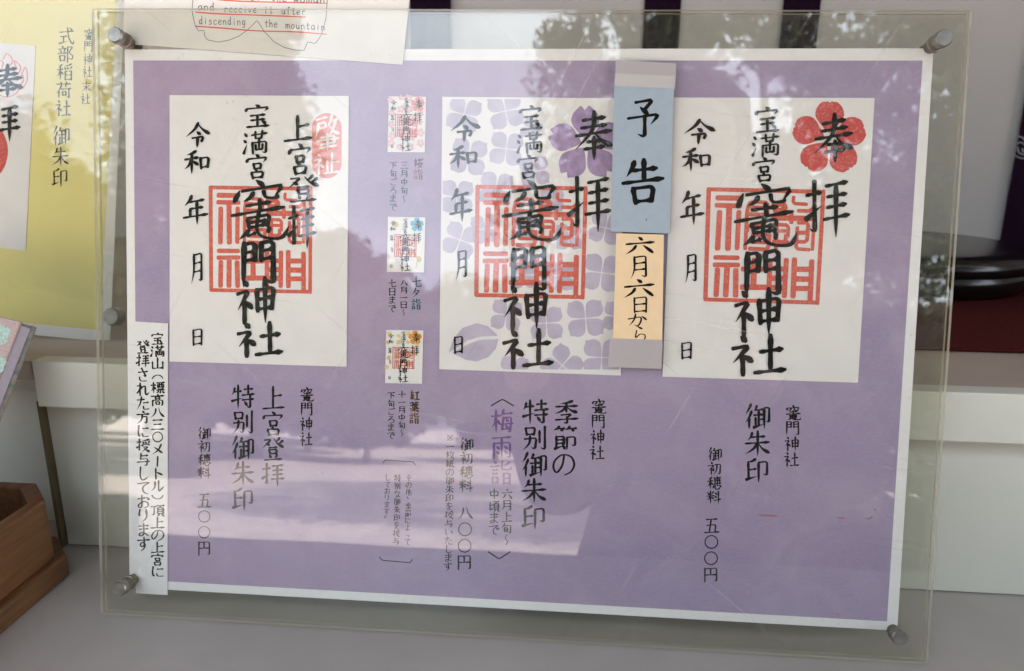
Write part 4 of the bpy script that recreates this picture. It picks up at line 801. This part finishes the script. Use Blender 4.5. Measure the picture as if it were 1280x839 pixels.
# ================================================================== trees seen in the acrylic
import numpy as np
def foliage_mesh(name, clumps, per, size, m, seed):
    rg = np.random.default_rng(seed); C = np.array(clumps)                     # x, y, z, radius
    n = len(C) * per; c = np.repeat(C, per, 0)
    d = rg.normal(size=(n, 3)); d /= np.linalg.norm(d, axis=1)[:, None]
    p = c[:, :3] + d * (c[:, 3] * rg.random(n) ** .45)[:, None] * np.array([1, 1, .75])
    u = rg.normal(size=(n, 3)); u /= np.linalg.norm(u, axis=1)[:, None]
    v = np.cross(u, rg.normal(size=(n, 3))); v /= np.linalg.norm(v, axis=1)[:, None]
    s = size * rg.uniform(.6, 1.3, n)[:, None]
    q = np.stack([p - u * s, p + v * s * .55, p + u * s, p - v * s * .55], 1).reshape(-1, 3)
    me = bpy.data.meshes.new(name); me.vertices.add(4 * n); me.vertices.foreach_set('co', q.ravel())
    me.loops.add(4 * n); me.loops.foreach_set('vertex_index', np.arange(4 * n)); me.polygons.add(n)
    me.polygons.foreach_set('loop_start', np.arange(0, 4 * n, 4)); me.polygons.foreach_set('loop_total', np.full(n, 4))
    me.materials.append(m); me.update(); me.validate(); return me
def tree(x, y, h, rx, z0, nc, cr, per, size, lm, label, group, seed, tr=.16):
    rnd = random.Random(seed)
    root = thing('tree', label, 'tree', WORLD, (x, y, GZ), group)
    ctr = (z0 + h) / 2; rz = (h - z0) / 2; cl = []
    while len(cl) < nc:
        a, b, c = rnd.uniform(-1, 1), rnd.uniform(-1, 1), rnd.uniform(-1, 1); q = math.sqrt(a * a + b * b + c * c)
        if .45 < q < 1: cl.append((a * rx, b * rx, ctr + c * rz, cr * rnd.uniform(.6, 1.25)))
    me = foliage_mesh('crown', cl, per, size, lm, seed)
    o = bpy.data.objects.new('crown', me); COL.objects.link(o); o.parent = root
    mb = MB(); top = ctr + rz * .4
    mb.tube([(0, 0, -.05), (tr * .2, 0, h * .12), (tr * .5, .1, h * .4), (0, 0, top)], [tr * 1.4, tr, tr * .75, tr * .2])
    for c in cl[:14]:
        s = rnd.uniform(.3, .75) * min(c[2], top); mb.tube([(0, 0, s), (c[0] * .5, c[1] * .5, (s + c[2]) / 2 + .1), c[:3]], [tr * .4, tr * .22, tr * .08], 6)
    b = bpy.data.objects.new('trunk', None) if False else build('trunk', mb, M['bark'], root, WORLD, (0, 0, 0), True)
    return root
TG = 'trees across the forecourt'
tree(-6.5, -11.8, 10.4, 1.5, 1.2, 90, .85, 520, .085, M['leaf2'], 'tall dense tree left of the bright sky gap in the reflection', TG, 1, .3)
tree(-11.6, -12.6, 6.9, 2.9, 1.2, 120, .95, 460, .095, M['leaf2'], 'broad dense tree at the far left of the forecourt, lower than the tall one', TG, 2, .3)
tree(2.25, -8.2, 7.2, 3.3, 2.4, 115, .66, 520, .055, M['leaf'], 'near broad tree with sky showing through its leaves', TG, 3, .14)
tree(8.0, -10.0, 8.5, 3.6, 2.4, 90, .75, 300, .09, M['leaf'], 'near broad tree at the right of the forecourt', TG, 4, .16)
proto = tree(0, -38, 8.6, 4.4, 1.2, 75, 1.35, 260, .26, M['leaf2'], 'distant tree in the row closing the forecourt', 'distant trees in a row', 5, .22)
def copy_tree(src, loc, s, rot):
    r = src.copy(); COL.objects.link(r); r.matrix_world = Matrix.Translation(loc) @ Matrix.Rotation(rot, 4, 'Z') @ Matrix.Diagonal((s, s, s * random.uniform(.9, 1.1), 1))
    for ch in src.children: c = ch.copy(); COL.objects.link(c); c.parent = r
    return r
rr = random.Random(9)
proto.location = (-3.5, -37.5, GZ)
for x in (-34, -27, -21, -15.5, -9.5, 2.5, 9, 15, 21.5, 28, 35):
    copy_tree(proto, (x, -38 + rr.uniform(-2.5, 2.5), GZ), rr.uniform(.82, 1.12), rr.uniform(0, 6))
for x, y, s in ((-8.0, -18.5, .8), (-13, -26, .62), (-9.5, -30, .7), (-18, -25, .66)):
    r = copy_tree(proto, (x, y, GZ), s, rr.uniform(0, 6)); r['label'] = 'mid-sized tree between the tall left trees and the distant row'; r['group'] = 'mid-sized trees in the forecourt'
for x, y, s in ((-5.2, -19, .36), (-2.1, -22, .34), (-8.5, -24, .42)):
    r = copy_tree(proto, (x, y, GZ), s, rr.uniform(0, 6)); r['label'] = 'small tree standing in the middle of the forecourt'; r['group'] = 'small trees in the forecourt'

# a dense bush added at the right to block bright ground from the reflection
sh = thing('shrub', 'dense dark shrub at the right side of the forecourt, near the building', 'shrub', WORLD, (1.75, -3.2, GZ))
rs_ = random.Random(4); cl_ = [(rs_.uniform(-.8, .8), rs_.uniform(-.6, .6), rs_.uniform(.2, 1.25), .30) for _ in range(46)]
o_ = bpy.data.objects.new('crown', foliage_mesh('crown', cl_, 300, .045, M['leaf2'], 11)); COL.objects.link(o_); o_.parent = sh
mb = MB(); mb.tube([(0, 0, -.03), (.05, .02, .4), (.1, 0, 1.0)], [.05, .04, .015]); build('stem', mb, M['bark'], sh, WORLD, (0, 0, 0), True)
# ================================================================== the photographer, seen only as a dark reflection
PX = Vector((0.27, -0.86, GZ))
person = thing('person', 'person in a dark jacket photographing the poster with a phone', 'person', WORLD, PX)
def skin_obj(name, chains, m, parent, sub=2, root=0):
    """chains of (point, radius) joined where points coincide, grown into one skin"""
    vs = []; es = []; rs = []; key = {}
    def vid(p, r):
        k = tuple(round(c, 4) for c in p)
        if k not in key: key[k] = len(vs); vs.append(tuple(p)); rs.append(r)
        return key[k]
    for ch in chains:
        ids = [vid(p, r) for p, r in ch]
        es += [e for e in zip(ids, ids[1:])]
    me = bpy.data.meshes.new(name); me.from_pydata([tuple(Vector(v) - PX) for v in vs], es, []); me.materials.append(m)
    o = bpy.data.objects.new(name, me); COL.objects.link(o); o.parent = parent
    sk = o.modifiers.new('skin', 'SKIN'); sk.use_smooth_shade = True
    if not me.skin_vertices: me.skin_vertices.new() if hasattr(me.skin_vertices, 'new') else None
    for i, d in enumerate(me.skin_vertices[0].data):
        r = rs[i]; d.radius = (r, r) if not isinstance(r, tuple) else r; d.use_root = (i == root)
    s = o.modifiers.new('sub', 'SUBSURF'); s.levels = sub; s.render_levels = sub
    return o
v = lambda x, y, z: (x, y, z)
pel, wst, chs, nk0, nk1, hd0, hd1, hd2 = v(.235, -.90, -.02), v(.235, -.89, .13), v(.23, -.885, .33), v(.24, -.880, .455), v(.243, -.868, .505), v(.245, -.840, .560), v(.245, -.842, .63), v(.245, -.855, .69)
shL, shR = v(.075, -.875, .415), v(.395, -.885, .415)            # photographer faces +Y: left hand at smaller x
elL, elR = v(.030, -.625, .020), v(.430, -.650, .060)
wrL, wrR = v(-.022, -.420, .210), v(.222, -.420, .190)
hipL, hipR, knL, knR, anL, anR = v(.145, -.90, -.10), v(.325, -.90, -.10), v(.14, -.87, -.47), v(.33, -.88, -.47), v(.14, -.90, -.83), v(.34, -.91, -.83)
toL, toR = v(.13, -.76, -.87), v(.36, -.77, -.87)
body = [[(pel, .12), (wst, .11), (chs, .125), (nk0, .066), (nk1, .054), (hd0, .062), (hd1, .077), (hd2, .066)],
        [(chs, .125), (shL, .055), (elL, .038), (wrL, .026)], [(chs, .125), (shR, .055), (elR, .038), (wrR, .026)],
        [(pel, .12), (hipL, .085), (knL, .055), (anL, .038), (toL, .03)], [(pel, .12), (hipR, .085), (knR, .055), (anR, .038), (toR, .03)]]
def fingers(w, s):
    """palm, four curled fingers of unequal length and a thumb closing on the end of the phone; s = +1 for the hand at smaller x"""
    w = Vector(w); out = []
    palm = w + Vector((s * .012, .040, .030)); out.append([(tuple(w), .026), (tuple(palm), .024)])
    for k, (L, z) in enumerate(((.85, .030), (1.0, .011), (.95, -.008), (.78, -.026))):
        b = palm + Vector((s * .004, .020, z)); m1 = b + Vector((-s * .010, .018 * L, .004)); m2 = m1 + Vector((s * .014, .012 * L, .002)); tp = m2 + Vector((s * .018 * L, -.001, .0))
        out.append([(tuple(palm), .024), (tuple(b), .0100), (tuple(m1), .0090), (tuple(m2), .0082), (tuple(tp), .0068)])
    t0 = palm + Vector((s * .014, -.016, -.020)); t1 = t0 + Vector((s * .022, -.004, .006)); t2 = t1 + Vector((s * .020, .008, .010))
    out.append([(tuple(palm), .024), (tuple(t0), .012), (tuple(t1), .0105), (tuple(t2), .008)])
    return out
body += fingers(wrL, 1) + fingers(wrR, -1)
skin_obj('body', body, M['skin'], person)
skin_obj('jacket', [[(v(.215, -.88, -.42), .245), (v(.222, -.885, -.20), .205), (v(.23, -.895, -.08), .178), (pel, .162), (wst, .155), (chs, .155), (v(.24, -.880, .450), .082)],
                    [(chs, .155), (shL, .080), (elL, .058), (v(-.018, -.446, .188), .040)], [(chs, .155), (shR, .080), (elR, .058), (v(.245, -.447, .174), .040)]], M['jacket'], person)
skin_obj('trousers', [[(v(.235, -.90, -.03), .135), (v(.235, -.90, -.08), .132), (hipL, .105), (knL, .075), (v(.14, -.90, -.80), .062)], [(v(.235, -.90, -.08), .132), (hipR, .105), (knR, .075), (v(.34, -.91, -.80), .062)]], M['trousers'], person)
for a_, t_ in ((anL, toL), (anR, toR)):
    skin_obj('shoe', [[(v(a_[0], a_[1] - .04, -.855), .045), (v(a_[0], a_[1] + .05, -.86), .046), (v(t_[0], t_[1], -.866), .036)]], M['phone'], person)
# head details: hair cap, ears, eyes, nose, mouth
hc = Vector((.246, -.850, .625))
mb = MB(); n, mrows = 28, 14; vs = []; fs = []
for j in range(mrows + 1):
    for k in range(n):
        th = math.pi * (.02 + .60 * j / mrows); ph = 2 * math.pi * k / n
        front = max(0, math.sin(ph)); th2 = th * (1 - .42 * front)
        r = .098 + .004 * math.sin(9 * ph + j) + .003 * math.sin(17 * ph)
        vs.append((hc.x + r * .94 * math.sin(th2) * math.cos(ph), hc.y + r * 1.1 * math.sin(th2) * math.sin(ph) - .006, hc.z + .015 + r * 1.12 * math.cos(th2)))
for j in range(mrows):
    for k in range(n):
        q = (k + 1) % n; fs.append((j * n + k, (j + 1) * n + k, (j + 1) * n + q, j * n + q))
fs.append(tuple(range(n))); mb.add(vs, fs); build('hair', mb, M['hair'], person, WORLD, PX, True)
def ball(name, c, r, m):
    b = MB(); k = 8; b.lathe([(max(1e-4, math.sin(math.pi * i / k)) * r[0], -math.cos(math.pi * i / k) * r[2]) for i in range(k + 1)], (0, 0, 0), 16)
    b.v = [(x + c[0], y * r[1] / r[0] + c[1], z + c[2]) for x, y, z in b.v]; return build(name, b, m, person, WORLD, PX, True)
for s in (-1, 1):
    ball('eye', (hc.x + s * .031, hc.y + .074, hc.z - .005), (.011, .007, .006), M['eye']); ball('ear', (hc.x + s * .080, hc.y - .004, hc.z - .020), (.010, .018, .030), M['skin'])
ball('nose', (hc.x, hc.y + .086, hc.z - .035), (.011, .014, .020), M['skin']); ball('mouth', (hc.x, hc.y + .072, hc.z - .068), (.022, .008, .006), M['lip'])
# phone: its back lies just behind the point the picture is taken from
fm = CR.to_4x4(); fm.translation = CP
PHF = Frame(fm)                                     # local -z looks at the poster
ph = thing('phone', 'black phone held up in front of the poster by the photographer', 'phone', PHF, (.064, -.02, .01))
pa = (.064, -.02, .01)
mb = MB(); mb.box(-.010, -.060, .0050, .138, .012, .0130); build('body', mb, M['phone'], ph, PHF, pa, bevel=.003)
mb = MB(); mb.box(-.008, -.022, .0036, .026, .010, .0051); cb = build('camera_bump', mb, M['phone'], ph, PHF, pa, bevel=.001)
for x, y in ((0, 0), (.016, 0), (.008, -.013)):
    mb = MB(); mb.lathe([(.0062, .0034), (.0062, .0028), (.005, .0026)][::-1], (x, y, 0), 24); build('lens', mb, M['lens'], cb, PHF, pa)
